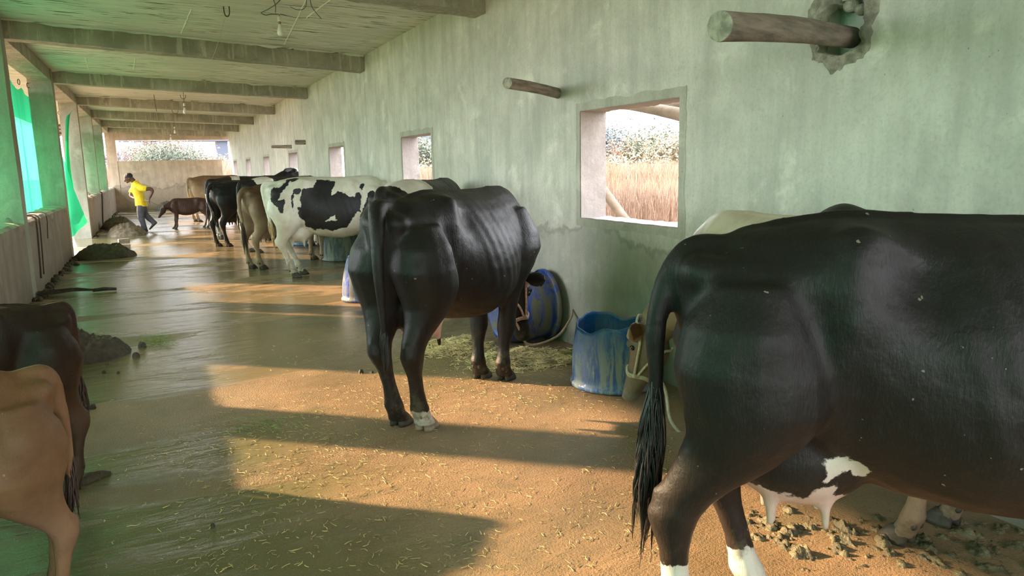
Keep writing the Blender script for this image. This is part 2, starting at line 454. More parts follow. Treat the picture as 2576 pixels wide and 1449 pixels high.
# pillars
PY = [-3.3, 1.5, 6.12, 10.52, 15.42, 20.1, 24.7, 29.3]
ti = 1
for yy in PY:
    m = MB(); n = 14; rings = []
    zt = 3.42; z0 = 0 if yy == 20.1 else 0
    for i in range(n+1):
        z = z0+(zt-z0)*i/n; q = [noise.noise(Vector((yy, z*3, k)))*.006 for k in range(4)]
        rings.append([Vector((XL-.36+q[0], yy+q[1], z)), Vector((XL+.004+q[1], yy+q[2], z)), Vector((XL+.004+q[2], yy+.32+q[3], z)), Vector((XL-.36+q[3], yy+.32+q[0], z))])
    m.loft(rings); o = struct(m.obj('trim_%d' % ti, MAT['pillar'])); ti += 1
# ceiling (falls slightly to the right)
def zc(x, base=3.19): return base+(XR-x)*.032
v = []; f = []
XO = -3.3
for (x, y) in ((XO, YB), (XR+TH+.3, YB), (XR+TH+.3, YF+.4), (XO, YF+.4)): v.append((x, y, zc(x)))
for (x, y) in ((XO, YB), (XR+TH+.3, YB), (XR+TH+.3, YF+.4), (XO, YF+.4)): v.append((x, y, zc(x)+.14))
f = [(0, 1, 2, 3), (4, 7, 6, 5), (0, 4, 5, 1), (1, 5, 6, 2), (2, 6, 7, 3), (3, 7, 4, 0)]
struct(mesh_obj('ceiling', v, f, MAT['ceil']))
# cross beams
BE = [(-2.4, -2.9), (2.24, 1.75), (6.83, 6.3), (11.40, 10.76), (15.98, 15.68), (20.58, 20.3), (25.15, 24.9), (29.7, 29.5), (34.2, 34.1)]
for (yr, yl) in BE:
    m = MB(); n = 40; rings = []
    for i in range(n+1):
        t = i/n; x = XL-.3+(XR-.002-XL+.3)*t; yy = yl+(yr-yl)*t
        zb = 3.13-.17*t; zt = zc(x)+.03
        q = [noise.noise(Vector((x*2.5, yr, k)))*.010 for k in range(4)]
        dip = max(0, noise.noise(Vector((x*4, yr*2, 9))))*.05
        rings.append([Vector((x, yy+q[0]*.6, zb+q[0])), Vector((x, yy+.27+q[1], zb+q[1])), Vector((x, yy+.27, zt)), Vector((x, yy, zt))])
    m.loft(rings); struct(m.obj('trim_%d' % ti, MAT['beam'])); ti += 1
# rough plaster fillets where ceiling meets beam front
for (yr, yl) in BE[3:6]:
    m = MB(); n = 120; rings = []
    for i in range(n+1):
        t = i/n; x = XL+(XR-.01-XL)*t; yy = yl+(yr-yl)*t
        a = .018+max(0, noise.noise(Vector((x*2.2, yr, 4))))*.05+noise.noise(Vector((x*9, yr, 7)))*.012
        a = max(.006, a); z = zc(x)
        rings.append([Vector((x, yy+.01, z+.01)), Vector((x, yy+.01, z-a)), Vector((x, yy-.012, z-a*.9)), Vector((x, yy-a*1.3, z-.002)), Vector((x, yy-a*1.3, z+.01))])
    m.loft(rings); struct(m.obj('trim_%d' % ti, MAT['ceil'])); ti += 1
# long edge beam over the pillars and outer eave beam
m = MB(); n = 160; rings = []
for i in range(n+1):
    y = YB+(YF-YB)*i/n; q = noise.noise(Vector((y*2, 0, 0)))*.012; q2 = noise.noise(Vector((y*2.3, 5, 0)))*.012
    rings.append([Vector((XL-.32, y, 3.12+q)), Vector((XL-.01, y, 3.13+q2)), Vector((XL-.01+q*.5, y, 3.40)), Vector((XL-.32, y, 3.40))])
m.loft(rings); struct(m.obj('trim_%d' % ti, MAT['beam'])); ti += 1
m = MB(); m.box((XO-.02, YB, 3.13), (XO+.2, YF, 3.52)); struct(m.obj('trim_%d' % ti, MAT['beam'])); ti += 1
# unseen back wall, kept low so open sky lights the shed from behind
w = MB(); w.box((XL, YB-.2, 0), (XR+TH, YB, 1.0)); struct(w.obj('wall_back', MAT['wallfar']))

# ------------------------------------------------------------------ cattle
def sel(t, w, h1, h2, p):
    c, s = math.cos(t), math.sin(t)
    y = w*math.copysign(abs(c)**(2/p), c); h = h1 if s > 0 else h2
    return y, h*math.copysign(abs(s)**(2/p), s)
TORSO = [  # x, ztop, zbot, halfwidth, zmid, exponent top, exponent bottom
    (-.03, 1.21, 1.06, .05, 1.15, 2, 2), (.0, 1.245, .97, .115, 1.13, 2.2, 2), (.06, 1.285, .88, .165, 1.13, 2.3, 2), (.16, 1.32, .78, .20, 1.11, 2.2, 2),
    (.30, 1.34, .68, .235, 1.10, 2.2, 2), (.44, 1.355, .62, .265, 1.08, 2.5, 2), (.53, 1.355, .58, .265, 1.02, 2.3, 2), (.64, 1.35, .545, .285, .92, 1.9, 2.1),
    (.80, 1.345, .515, .335, .86, 1.75, 2.2), (.96, 1.34, .505, .35, .84, 1.7, 2.2), (1.12, 1.345, .525, .325, .86, 1.65, 2.1), (1.26, 1.355, .57, .275, .90, 1.6, 2),
    (1.38, 1.36, .62, .225, .93, 1.6, 2), (1.48, 1.335, .67, .19, .95, 1.7, 2), (1.57, 1.26, .73, .15, .97, 1.9, 2), (1.635, 1.15, .80, .09, .97, 2, 2)]
HL = [(1.18, .20, .13, .09, .12), (1.05, .19, .20, .125, .145), (.93, .19, .225, .13, .16), (.82, .21, .21, .12, .17), (.72, .20, .165, .095, .172),
      (.64, .155, .12, .072, .168), (.565, .095, .082, .055, .162), (.51, .055, .066, .047, .158), (.46, .035, .060, .046, .157), (.41, .042, .048, .041, .156),
      (.35, .055, .036, .033, .155), (.26, .07, .032, .029, .155), (.18, .082, .037, .035, .155), (.135, .09, .046, .044, .155), (.10, .105, .040, .040, .155), (.06, .125, .043, .046, .155), (.035, .135, .046, .048, .155)]
FL = [(1.20, 1.40, .09, .05, .12), (1.05, 1.42, .14, .075, .165), (.92, 1.41, .155, .085, .19), (.80, 1.37, .12, .078, .185), (.70, 1.335, .085, .064, .17),
      (.60, 1.325, .066, .054, .155), (.50, 1.325, .052, .046, .15), (.43, 1.33, .050, .048, .148), (.38, 1.335, .050, .050, .148), (.33, 1.33, .040, .040, .148), (.25, 1.325, .031, .030, .148),
      (.18, 1.325, .034, .034, .148), (.135, 1.325, .044, .043, .148), (.10, 1.34, .038, .040, .148), (.06, 1.36, .042, .046, .148), (.035, 1.37, .045, .048, .148)]
HEAD = [(-.05, .035, -.06, .05), (0, .075, -.10, .085), (.06, .092, -.14, .102), (.13, .088, -.165, .106), (.20, .075, -.16, .092), (.28, .062, -.125, .072), (.36, .054, -.085, .062),
        (.42, .050, -.07, .065), (.47, .042, -.062, .068), (.505, .026, -.048, .055), (.52, .006, -.03, .03)]

def poly_sd(P, poly):
    """signed distance, positive inside"""
    poly = np.array(poly, float); n = len(poly); d = np.full(len(P), 1e9); ins = np.zeros(len(P), bool)
    for i in range(n):
        a = poly[i]; b = poly[(i+1) % n]; e = b-a; w_ = P-a
        t = np.clip((w_@e)/(e@e+1e-12), 0, 1); q = w_-t[:, None]*e
        d = np.minimum(d, np.hypot(q[:, 0], q[:, 1]))
        c = (a[1] > P[:, 1]) != (b[1] > P[:, 1])
        with np.errstate(divide='ignore', invalid='ignore'):
            xi = (b[0]-a[0])*(P[:, 1]-a[1])/(b[1]-a[1]+1e-12)+a[0]
        ins ^= c & (P[:, 0] < xi)
    return np.where(ins, d, -d)
def gsm(P, c, s):
    q = (P-np.array(c))/np.array(s); return np.exp(-.5*(q*q).sum(1))

def cow(label, loc, heading, s=1.0, hoofs=None, poll=(1.98, 0, 1.42), hpitch=-38, hyaw=0, tail=None, color=None, voxel=.015,
        udder=True, bell=1.0, wid=1.0, legs=1.15, switch='hairblack', switch_len=.38, halter=None, cat='cow', name='cow', hoofmat=None, rib=.003, group=None, bony=1.0, ears_down=.1, sm=7, ndetail=1, hookbump=False):
    """canonical frame: x forward from the pin bones, y left, z up. hoofs: dict of (dx,dy) shifts for LH RH LF RF"""
    hoofs = hoofs or {}
    root = empty(name, (loc[0], loc[1], 0), math.radians(heading), s)
    mb = MB(); SEG = 28
    lift = 0.0
    rings = []
    for (x, zt, zb, wd, zm, p1, p2) in TORSO:
        zb2 = zm-(zm-zb)*(bell if .2 < x < 1.45 else (1+bell)/2); r = []
        for k in range(SEG):
            t = 2*PI*k/SEG; y, z = sel(t, wd*wid, zt-zm, zm-zb2, p1 if math.sin(t) > 0 else p2)
            r.append(Vector((x, y, zm+z)))
        rings.append(r)
    mb.loft(rings)
    feet = {}
    for nm, sg, prof in (('LH', 1, HL), ('RH', -1, HL), ('LF', 1, FL), ('RF', -1, FL)):
        dx, dy = hoofs.get(nm, (0, 0)); rings = []
        for (z, x, rx, ry, yc) in prof:
            top = prof[0][0]; k = max(0, min(1, (1.0-z)/.93)); k = k*k*(3-2*k) if prof is HL else k
            xx = x+dx*k; yy = sg*yc*wid**.5+dy*k
            rx = rx*(1+(legs-1)*min(1, max(0, (.75-z)/.2))); rr = [Vector((xx+rx*math.copysign(abs(math.cos(a))**.95, math.cos(a)), yy+ry*legs*math.sin(a), z)) for a in [2*PI*i/16 for i in range(16)]]
            rings.append(rr)
        mb.loft(rings)
        if prof is HL:  # point of hock
            k = (1-.5)/.93; k = k*k*(3-2*k)
            mb.ball((-.012+dx*k, sg*.158*wid**.5+dy*k, .505), (.03, .026, .05))
        feet[nm] = (prof[-1][1]+dx*.985, sg*prof[-1][4]*wid**.5+dy*.985)
    # neck
    A = Vector((1.38, 0, 1.08)); P = Vector(poll)
    hd = Vector((math.cos(math.radians(hyaw))*math.cos(math.radians(hpitch)), math.sin(math.radians(hyaw))*math.cos(math.radians(hpitch)), math.sin(math.radians(hpitch))))
    # vertical plane of the head
    side = Vector((-math.sin(math.radians(hyaw)), math.cos(math.radians(hyaw)), 0)); hu = hd.cross(side)
    P0 = P-hu*.03
    B = A*.45+P0*.55+Vector((0, 0, .06))
    rings = []; NN = 9
    for i in range(NN):
        t = i/(NN-1); c = A*(1-t)**2+B*2*t*(1-t)+P0*t*t; d = ((B-A)*(1-t)+(P0-B)*t).normalized()
        sd = Vector((0, 1, 0))*(1-t)+side*t; sd = (sd-d*sd.dot(d)).normalized(); up = d.cross(sd); up = up if up.dot(hu*t+Vector((0, 0, 1))*(1-t)) > 0 else -up
        hh = .27*(1-t)**1.1+.105*t+.01; ww = .15*(1-t)+.082*t
        c2 = c-up*(.06*(1-t))
        rings.append([c2+sd*ww*wid*math.cos(a)+up*hh*math.sin(a) for a in [2*PI*k/20 for k in range(20)]])
    mb.loft(rings)
    def Hh(d, u, v): return P+hd*d+hu*u+side*v
    rings = []
    for (d, tp, bt, wd) in HEAD:
        mid = (tp+bt)/2; hh = (tp-bt)/2
        rings.append([Hh(d, mid+hh*math.copysign(abs(math.sin(a))**.9, math.sin(a)), wd*math.copysign(abs(math.cos(a))**.85, math.cos(a))) for a in [2*PI*k/20 for k in range(20)]])
    mb.loft(rings)
    for sg in (1, -1):   # ears, brow and nostril rims
        ax = (side*sg*1.0+hd*-.12-hu*ears_down-Vector((0, 0, .15))).normalized(); base = Hh(.0, .025, sg*.085)
        wv = (hd*.75-hu*.5); wv = (wv-ax*wv.dot(ax)).normalized(); tv = ax.cross(wv)
        rings = []
        for (l, wd, th) in ((0, .024, .024), (.03, .038, .026), (.09, .062, .018), (.145, .066, .015), (.19, .050, .013), (.225, .016, .010)):
            c = base+ax*l
            rings.append([c+wv*max(wd, voxel)*math.cos(a)+tv*(max(th, voxel*1.0)*math.sin(a)+.018*math.cos(a)**2) for a in [2*PI*k/12 for k in range(12)]])
        mb.loft(rings)
        mb.ball(Hh(.125, .062, sg*.085), .026, 8, 6); mb.ball(Hh(.485, .02, sg*.045), (.022, .022, .022), 8, 6)
    # tail
    tp = tail or [(.14, 0, 1.26), (-.0, 0, 1.27), (-.065, 0, 1.19), (-.085, .01, 1.0), (-.075, .02, .82), (-.075, .02, .66)]
    tpts = bez(tp, 8); n = len(tpts)
    mb.tube(tpts, [max(voxel*1.15, .040*(1-i/n)**.8+.014) for i in range(n)], 10)
    if udder:
        u = udder if isinstance(udder, (int, float)) and udder is not True else 1.0
        mb.ball((.36, 0, .62), (.20*u, .13*u, .15*u), 16, 10); mb.ball((.26, 0, .67), (.10*u, .09*u, .13*u), 14, 8)
        tz = .62-.15*u
        for (tx, ty) in ((.27, .06), (.27, -.06), (.43, .065), (.43, -.065)):
            mb.tube([(tx, ty, tz+.06), (tx, ty*1.05, tz+.0), (tx+.004, ty*1.1, tz-.05), (tx+.004, ty*1.1, tz-.062)], [.028, max(voxel, .019), max(voxel, .016), .008], 8)
    me = remesh(mb, voxel, sm)
    # anatomy: bones, hollows, ribs
    V = co(me); Nn = nrm(me); D = np.zeros(len(V)); ya = np.abs(V[:, 1]); Q = np.stack([V[:, 0], ya, V[:, 2]], 1)
    body = 1/(1+np.exp(-(V[:, 2]-.62)/.03))
    D += bony*.034*gsm(Q, (.47, .24, 1.30), (.05, .07, .045))
    D += bony*.030*gsm(Q, (.02, .12, 1.215), (.035, .05, .04))
    D += bony*.016*gsm(Q, (.20, .22, 1.02), (.05, .08, .07))
    if hookbump: D += .048*gsm(V, (.49, .13, 1.355), (.055, .06, .06))
    D -= bony*.034*gsm(Q, (.62, .26, 1.20), (.07, .12, .085))
    D -= bony*.014*gsm(Q, (.22, .16, 1.27), (.09, .10, .04))
    D -= bony*.018*gsm(Q, (.34, .25, 1.05), (.05, .10, .10))
    D -= bony*.020*gsm(Q, (.10, .09, 1.29), (.05, .05, .03))
    D += bony*.012*np.exp(-((V[:, 1])/.018)**2)*(V[:, 2] > 1.2)*np.clip((1.5-V[:, 0])*3, 0, 1)*np.clip((V[:, 0]-.1)*6, 0, 1)
    D += bony*.016*gsm(Q, (.60, .17, 1.315), (.12, .02, .03))
    D -= .012*gsm(Q, (.46, .24, .82), (.03, .12, .12))
    win = np.clip((V[:, 0]-.66)/.08, 0, 1)*np.clip((1.30-V[:, 0])/.08, 0, 1)*np.clip((V[:, 2]-.68)/.15, 0, 1)*np.clip((1.30-V[:, 2])/.08, 0, 1)
    D += rib*win*np.sin((V[:, 0]+.28*(V[:, 2]-1.0))*2*PI/.088)
    D -= .018*gsm(Q, (1.24, .25, .98), (.022, .12, .2))
    D += .012*gsm(Q, (1.40, .16, 1.20), (.03, .08, .12))
    D += .012*gsm(Q, (1.50, .17, .97), (.04, .08, .05))
    nzv = np.array([noise.fractal(Vector(p)*6, 1.0, 2.0, 3) for p in V[:, :]]) if ndetail else 0
    D += .0035*nzv
    V = V+Nn*D[:, None]
    setco(me, V)
    me.name = 'body'
    # colour
    Hl = V-np.array(P); HH = np.stack([Hl@np.array(hd), Hl@np.array(hu), Hl@np.array(side)], 1)
    cf = color(V, HH)
    tint, tint2, patch = cf
    N = len(V)
    for nm_, arr in (('tint', tint), ('tint2', tint2)):
        at = me.attributes.new(nm_, 'FLOAT_COLOR', 'POINT'); arr = np.broadcast_to(np.array(arr, float), (N, 3))
        at.data.foreach_set('color', np.concatenate([arr, np.ones((N, 1))], 1).ravel())
    at = me.attributes.new('patch', 'FLOAT', 'POINT'); at.data.foreach_set('value', np.asarray(patch, float))
    me.materials.clear(); me.materials.append(MAT['coat'])
    me.polygons.foreach_set('use_smooth', [True]*len(me.polygons))
    bo = bpy.data.objects.new('body', me); COL.objects.link(bo); bo.parent = root
    # hooves
    for nm, (fx, fy) in feet.items():
        m = MB()
        for sg in (1, -1):
            rings = []
            for (z, cx_, rx, ry, cy_) in ((0.001, .035, .066, .030, .031), (.018, .033, .065, .029, .030), (.05, .018, .054, .026, .026), (.075, .004, .044, .022, .023)):
                rings.append([Vector((fx+cx_-.01+rx*math.cos(a), fy+sg*cy_+ry*math.sin(a), z)) for a in [2*PI*i/14 for i in range(14)]])
            m.loft(rings)
            m.ball((fx-.062, fy+sg*.022, .105), (.017, .014, .022), 8, 6)
        hm = MAT['hoofpale'] if (hoofmat and nm in hoofmat) else MAT['hoof']
        m.obj('hoof', hm, root, True)
    for sg in (1, -1):
        m = MB(); m.ball(Hh(.14, .035, sg*.088), .019, 12, 8); m.obj('eye', MAT['eye'], root, True)
    # tail switch
    end = Vector(tp[-1]); dirn = (end-Vector(tp[-2])).normalized(); rng = random.Random(int(loc[0]*1000)+3)
    near = voxel < .014; m = MB(); nl = 12 if near else 6; nh = 26 if near else 7
    wmax = .042*min(1, switch_len/.35)
    for l in range(nl):
        la = 2*PI*l/nl+rng.uniform(-.3, .3); lw = wmax*rng.uniform(.35, 1.0); LL = switch_len*rng.uniform(.62, 1.08); lph = rng.uniform(0, 6); lt = rng.uniform(-.025, .025)*switch_len/.4
        for i in range(nh):
            a = rng.uniform(0, 2*PI); r0 = rng.uniform(0, .017); L = LL*rng.uniform(.88, 1.03); pts = []
            st = end-dirn*rng.uniform(-.02, .22)*min(1, switch_len/.35); ja, jr = rng.uniform(0, 2*PI), rng.uniform(.2, 1)*.014*min(1, switch_len/.3)
            for k in range(8):
                t = k/7; q = math.sin(min(1, t*1.15)*PI*.75); cl_ = 1-t**2*.9
                pts.append(st+Vector((dirn.x*.3*L*t, dirn.y*.3*L*t, -L*t))+Vector((math.cos(la)*lw*q+lt*t+math.cos(ja)*jr*cl_+.010*math.sin(lph+6*t)*t, math.sin(la)*lw*q+math.sin(ja)*jr*cl_+.008*math.cos(lph+5*t)*t, 0)))
            rr_ = .0030 if near else .0065
            m.tube(pts, [rr_*.8, rr_, rr_, rr_, rr_*.9, rr_*.7, rr_*.45, rr_*.15], 4)
    m.obj('tail_switch', MAT[switch], root, True)
    if halter:
        hm = MAT[halter]; m = MB(); rr = .0085
        def ringat(d, e=.008, n=22, mat=None):
            hs = np.interp(d, [h[0] for h in HEAD], [h[1] for h in HEAD]); bs = np.interp(d, [h[0] for h in HEAD], [h[2] for h in HEAD]); ws = np.interp(d, [h[0] for h in HEAD], [h[3] for h in HEAD])
            mid = (hs+bs)/2; hh = (hs-bs)/2+e
            return [Hh(d+.01*math.sin(3*a), mid+hh*math.sin(a), (ws+e)*math.cos(a)) for a in [2*PI*k/n for k in range(n+1)]]
        m.tube(ringat(.31), rr, 8); m.tube(ringat(.325, .006), rr*.9, 8)
        for sg in (1, -1):
            m.tube(bez([Hh(.31, -.02, sg*.078), Hh(.20, -.02, sg*.102), Hh(.07, -.01, sg*.113), Hh(-.02, .055, sg*.085), Hh(-.04, .09, 0)], 6), rr, 8)
            m.tube(bez([Hh(.31, -.04, sg*.078), Hh(.2, -.09, sg*.092), Hh(.10, -.15, sg*.06), Hh(.09, -.178, 0)], 6), rr, 8)
            m.ball(Hh(.31, -.025, sg*.082), .017, 8, 6); m.ball(Hh(.06, 0, sg*.117), .018, 8, 6)
        m.obj('rope_halter', hm, root, True)
    tag(root, label, cat, group or ('cattle standing in the shed' if cat == 'cow' else 'calves in the shed'))
    return root, Hh

BLK = (.0125, .0113, .0108)
def black_coat(white=None, brown=.0, udder_pink=False, socks=None, base=BLK, muzzle=True, extra=None):
    def f(V, H):
        n = len(V); c = np.tile(np.array(base), (n, 1))
        t = np.clip((1.1-V[:, 2])*.8, 0, 1)[:, None]*brown
        c = c*(1-t)+np.array((.045, .028, .02))*t
        w_ = np.full(n, -1.0)
        if socks:
            for (x0, x1, ysg, z) in socks:
                m = (V[:, 0] > x0) & (V[:, 0] < x1) & (V[:, 1]*abs(ysg)/ysg > abs(ysg)-1)
                w_ = np.where(m, np.maximum(w_, z-V[:, 2]), w_)
        if white is not None: w_ = np.maximum(w_, white(V, H))
        c2 = np.tile(np.array((.66, .64, .56)), (n, 1))
        if udder_pink:
            u = gsm(V, (.36, 0, .50), (.22, .2, .09))[:, None]; c2 = c2*(1-u)+np.array((.62, .42, .36))*u
        return c, c2, w_
    return f
def brown_coat(dark, lite, zsp=(.7, 1.25)):
    def f(V, H):
        t = np.clip((V[:, 2]-zsp[0])/(zsp[1]-zsp[0]), 0, 1)
        t = t*t*(3-2*t); t = t[:, None]
        # paler inner thighs, back of the rump and legs
        r = np.clip(gsm(V, (-.08, 0, .80), (.10, .22, .28))*.9, 0, 1)[:, None]
        c = np.array(lite)*(1-t)+np.array(dark)*t
        c = c*(1-r)+np.array(lite)*r*1.15
        muz = np.clip((H[:, 0]-.40)/.05, 0, 1)*(np.abs(H[:, 2]) < .12)*(np.abs(H[:, 1]) < .15); muz = muz[:, None]
        c = c*(1-muz)+np.array((.06, .05, .045))*muz
        u = gsm(V, (.33, 0, .50), (.2, .16, .1))[:, None]*.8
        c = c*(1-u)+np.array((.5, .30, .24))*u
        return c, (.6, .5, .4), np.full(len(V), -1.0)
    return f
def W2C(root, p):
    s = root.scale[0]; a = -root.rotation_euler[2]; x, y = p[0]-root.location[0], p[1]-root.location[1]
    return ((x*math.cos(a)-y*math.sin(a))/s, (x*math.sin(a)+y*math.cos(a))/s, p[2]/s)
def C2W(root, p):
    s = root.scale[0]; a = root.rotation_euler[2]
    return Vector(((p[0]*math.cos(a)-p[1]*math.sin(a))*s+root.location[0], (p[0]*math.sin(a)+p[1]*math.cos(a))*s+root.location[1], p[2]*s))

def pin_from_hoof(hoof, heading, s, off=(.13, -.155)):
    """where the root goes so that a hoof at canonical `off` lands on `hoof`"""
    a = math.radians(heading); x, y = off[0]*s, off[1]*s
    return (hoof[0]-(x*math.cos(a)-y*math.sin(a)), hoof[1]-(x*math.sin(a)+y*math.cos(a)))
#COWS_BEGIN
# near black cow
def near_white(V, H):
    w = np.full(len(V), -1.0)
    lo = V[:, 2] < .70
    inx = (V[:, 0] > .05) & (V[:, 0] < .75) & lo
    P2 = np.stack([V[:, 0], V[:, 2]], 1)
    a = poly_sd(P2, [(.10, .56), (.18, .545), (.26, .52), (.36, .515), (.40, .56), (.44, .565), (.45, .53), (.50, .50), (.52, .40), (.50, .28), (.12, .28), (.08, .50)])
    b = poly_sd(P2, [(.40, .64), (.44, .66), (.50, .655), (.53, .62), (.52, .595), (.48, .61), (.44, .60), (.42, .565), (.40, .575), (.41, .60)])
    ok = inx & (np.abs(V[:, 1]) < .2) & ((V[:, 2] > .50) | (V[:, 0] > .24) | (np.abs(V[:, 1]) < .08)) & ((V[:, 2] > .43) | ((V[:, 0] > .20) & (np.abs(V[:, 1]) < .115)))
    w = np.where(ok, np.maximum(a, b), w)
    return w
NC_S = .985; NC_H = -37
loc = pin_from_hoof((1.37, 1.64), NC_H, NC_S, (.03, -.155))
nearcow, _ = cow('large black cow with white hind socks filling the right foreground', loc, NC_H, NC_S,
    hoofs=dict(RH=(-.10, 0), LH=(.14, -.02), RF=(0, 0), LF=(-.1, 0)), poll=(1.90, .0, 1.15), hpitch=-65, hyaw=-15, bell=1.08, legs=1.38, bony=1.25, hookbump=True,
    tail=[(.20, -.0, 1.24), (.04, -.01, 1.262), (-.045, -.03, 1.17), (-.085, -.05, 1.03), (-.085, -.06, .85), (-.10, -.07, .68)],
    color=black_coat(near_white, .6, True, [(-.2, .75, 1, .215), (-.2, .75, -1, .30)]), voxel=.0125, udder=1.12, switch_len=.42, rib=.002, halter=None)
# middle black cow
MC_S = 1.0; MC_H = 37
def mid_white(V, H):
    P2 = np.stack([V[:, 0], V[:, 2]], 1)
    a = poly_sd(P2, [(.24, .42), (.30, .60), (.40, .66), (.50, .62), (.46, .50), (.36, .40)])
    return np.where((np.abs(V[:, 1]) < .2) & (V[:, 2] < .7), a, -1)
loc = pin_from_hoof((1.29, 3.89), MC_H, MC_S)
midcow, midH = cow('glossy black cow eating off the floor beside the fallen blue barrel', loc, MC_H, MC_S,
    hoofs=dict(RH=(.0, 0), LH=(.0, -.11), RF=(-.17, .03), LF=(-.20, -.07)), poll=(1.64, .03, .67), hpitch=-79, hyaw=-14,
    tail=[(.16, 0, 1.26), (.0, .01, 1.285), (-.085, -.04, 1.17), (-.115, -.06, .98), (-.10, -.06, .75), (-.09, -.06, .56)],
    color=black_coat(mid_white, .35, True, [(-.2, .6, -1.095, .135)]), voxel=.0125, udder=.95, switch_len=.17, rib=.0026, wid=.87, legs=1.35, bony=1.25, halter='rope', hoofmat=['RH'])
# holstein
HOLP = dict(A=[(1110,300),(1150,270),(1215,270),(1290,190),(1340,165),(1410,185),(1380,210),(1310,220),(1270,270),(1215,330),(1180,400),(1235,390),(1235,440),(1215,535),(1190,530),(1170,480),(1130,450),(1108,380)],
 B=[(1310,370),(1330,330),(1340,300),(1400,285),(1420,310),(1390,350),(1340,345),(1325,400),(1325,540),(1305,480)],
 C=[(1390,390),(1420,300),(1530,285),(1590,205),(1680,210),(1765,230),(1760,270),(1720,310),(1710,370),(1780,335),(1850,350),(1890,390),(1950,400),(1960,350),(2010,350),(2020,390),(2000,500),(2000,560),(1960,545),(1910,620),(1860,700),(1800,715),(1700,745),(1600,720),(1520,730),(1440,690),(1420,620),(1375,590),(1365,490),(1400,480)],
 D=[(2015,290),(2040,262),(2070,265),(2065,300),(2030,332)],
 E=[(2070,440),(2100,350),(2150,335),(2200,400),(2270,350),(2330,370),(2440,400),(2400,480),(2280,560),(2200,640),(2130,740),(2060,790),(2010,770),(1990,700),(1995,600),(2040,500)],
 F=[(2065,800),(2080,760),(2120,760),(2130,830),(2110,875),(2080,870)])
HOLW = [(1625,640),(1680,600),(1730,575),(1740,630),(1700,635),(1650,640)]
def hol_coat(V, H):
    u = 400+0; X = 1085+V[:, 0]*770; Z = 160+(1.375-V[:, 2])*780
    P2 = np.stack([X, Z], 1)/780
    w = np.full(len(V), -1.0)
    for p in HOLP.values(): w = np.maximum(w, poly_sd(P2, np.array(p)/780.))
    w = np.minimum(w, -poly_sd(P2, np.array(HOLW)/780.)*1.0)
    side_l = V[:, 1] > 0
    P3 = np.stack([X*.93+140, Z+30], 1)/780; w2 = np.full(len(V), -1.0)
    for k in 'CE': w2 = np.maximum(w2, poly_sd(P3, np.array(HOLP[k])/780.))
    k = np.clip(V[:, 1]/.04, -1, 1)*.5+.5
    w = np.where(V[:, 0] < 1.62, w*(1-k)+w2*k, .2)
    w = np.where(V[:, 2] < .55, np.minimum(w, -.05+(V[:, 0] > 1)*.04), w)
    c = np.tile(np.array((.66, .66, .56)), (len(V), 1))
    lg = np.clip((.75-V[:, 2])/.4, 0, 1)[:, None]*.35
    c = c*(1-lg)+np.array((.42, .34, .22))*lg
    return c, (.02, .02, .022), w
HC_S = 1.03; HC_H = -6
loc = pin_from_hoof((1.69, 10.55), HC_H, HC_S, (.29, -.155))
holstein, holH = cow('white cow with large black patches on its flank', loc, HC_H, HC_S,
    hoofs=dict(RH=(.14, .02), LH=(.26, 0), RF=(-.02, 0), LF=(-.10, 0)), poll=(1.98, 0, 1.10), hpitch=-62,
    tail=[(.16, 0, 1.26), (.0, 0, 1.27), (-.05, -.01, 1.2), (-.03, -.03, 1.0), (.0, -.06, .80), (.03, -.08, .68)],
    color=hol_coat, voxel=.015, udder=1.05, switch='hairblond', switch_len=.32, halter='rope')
# brown cow beside it
BR_S = .96
loc = pin_from_hoof((1.40, 11.75), 28, BR_S)
browncow, _ = cow('brown cow with pale rump and dirty legs next to the black-patched white one', loc, 28, BR_S,
    hoofs=dict(RH=(.0, .03), LH=(-.02, -.02)), poll=(2.0, 0, .95), hpitch=-65,
    tail=[(.16, 0, 1.26), (.0, 0, 1.27), (-.09, 0, 1.18), (-.10, .02, .98), (-.06, .03, .75), (-.05, .03, .58)],
    color=brown_coat((.085, .045, .02), (.34, .26, .16), (.55, 1.05)), voxel=.017, udder=1.05, switch='hairbrown', switch_len=.40, bony=1.2)
# black cow with lifted tail line
loc = pin_from_hoof((1.23, 15.75), 30, .97)
blackcow, _ = cow('black cow with dark udder standing between the brown cow and the far wall', loc, 30, .97,
    hoofs=dict(RH=(.03, .02), LH=(-.02, 0)), poll=(2.0, 0, 1.0), hpitch=-60,
    tail=[(.16, 0, 1.26), (-.02, 0, 1.27), (-.11, 0, 1.18), (-.13, 0, .98), (-.05, -.03, .75), (.0, -.03, .6)],
    color=black_coat(lambda V, H: np.where(V[:, 2] < .7, .10-np.abs(np.hypot(V[:, 0]-.52, V[:, 2]-.60)), -1.), .1, True, base=(.012, .012, .014)), voxel=.019, udder=.95, switch_len=.3)
# black and white cow behind
def bw_white(V, H):
    P2 = np.stack([V[:, 0], V[:, 2]], 1)
    a = poly_sd(P2, [(.42, 1.5), (.66, 1.5), (.62, 1.28), (.64, .95), (.60, .80), (.56, 1.0), (.56, 1.22), (.44, 1.20)])
    r = .12-np.hypot(V[:, 0]+.02, V[:, 2]-.86)*.8
    hb = .035-np.abs(H[:, 2]); hb = np.where(H[:, 0] > -.05, hb, -1)
    return np.maximum(np.maximum(a, r), hb)
loc = pin_from_hoof((1.28, 17.9), 5, 1.02)
bwcow, _ = cow('black cow with a white stripe over its hips behind the lone black cow', loc, 5, 1.02,
    hoofs={}, poll=(1.85, -.05, 1.46), hpitch=-35, hyaw=-60, color=black_coat(bw_white, .1, True, [(-.3, 2, 1, .5), (-.3, 2, -1, .5)]), voxel=.019, udder=.9)
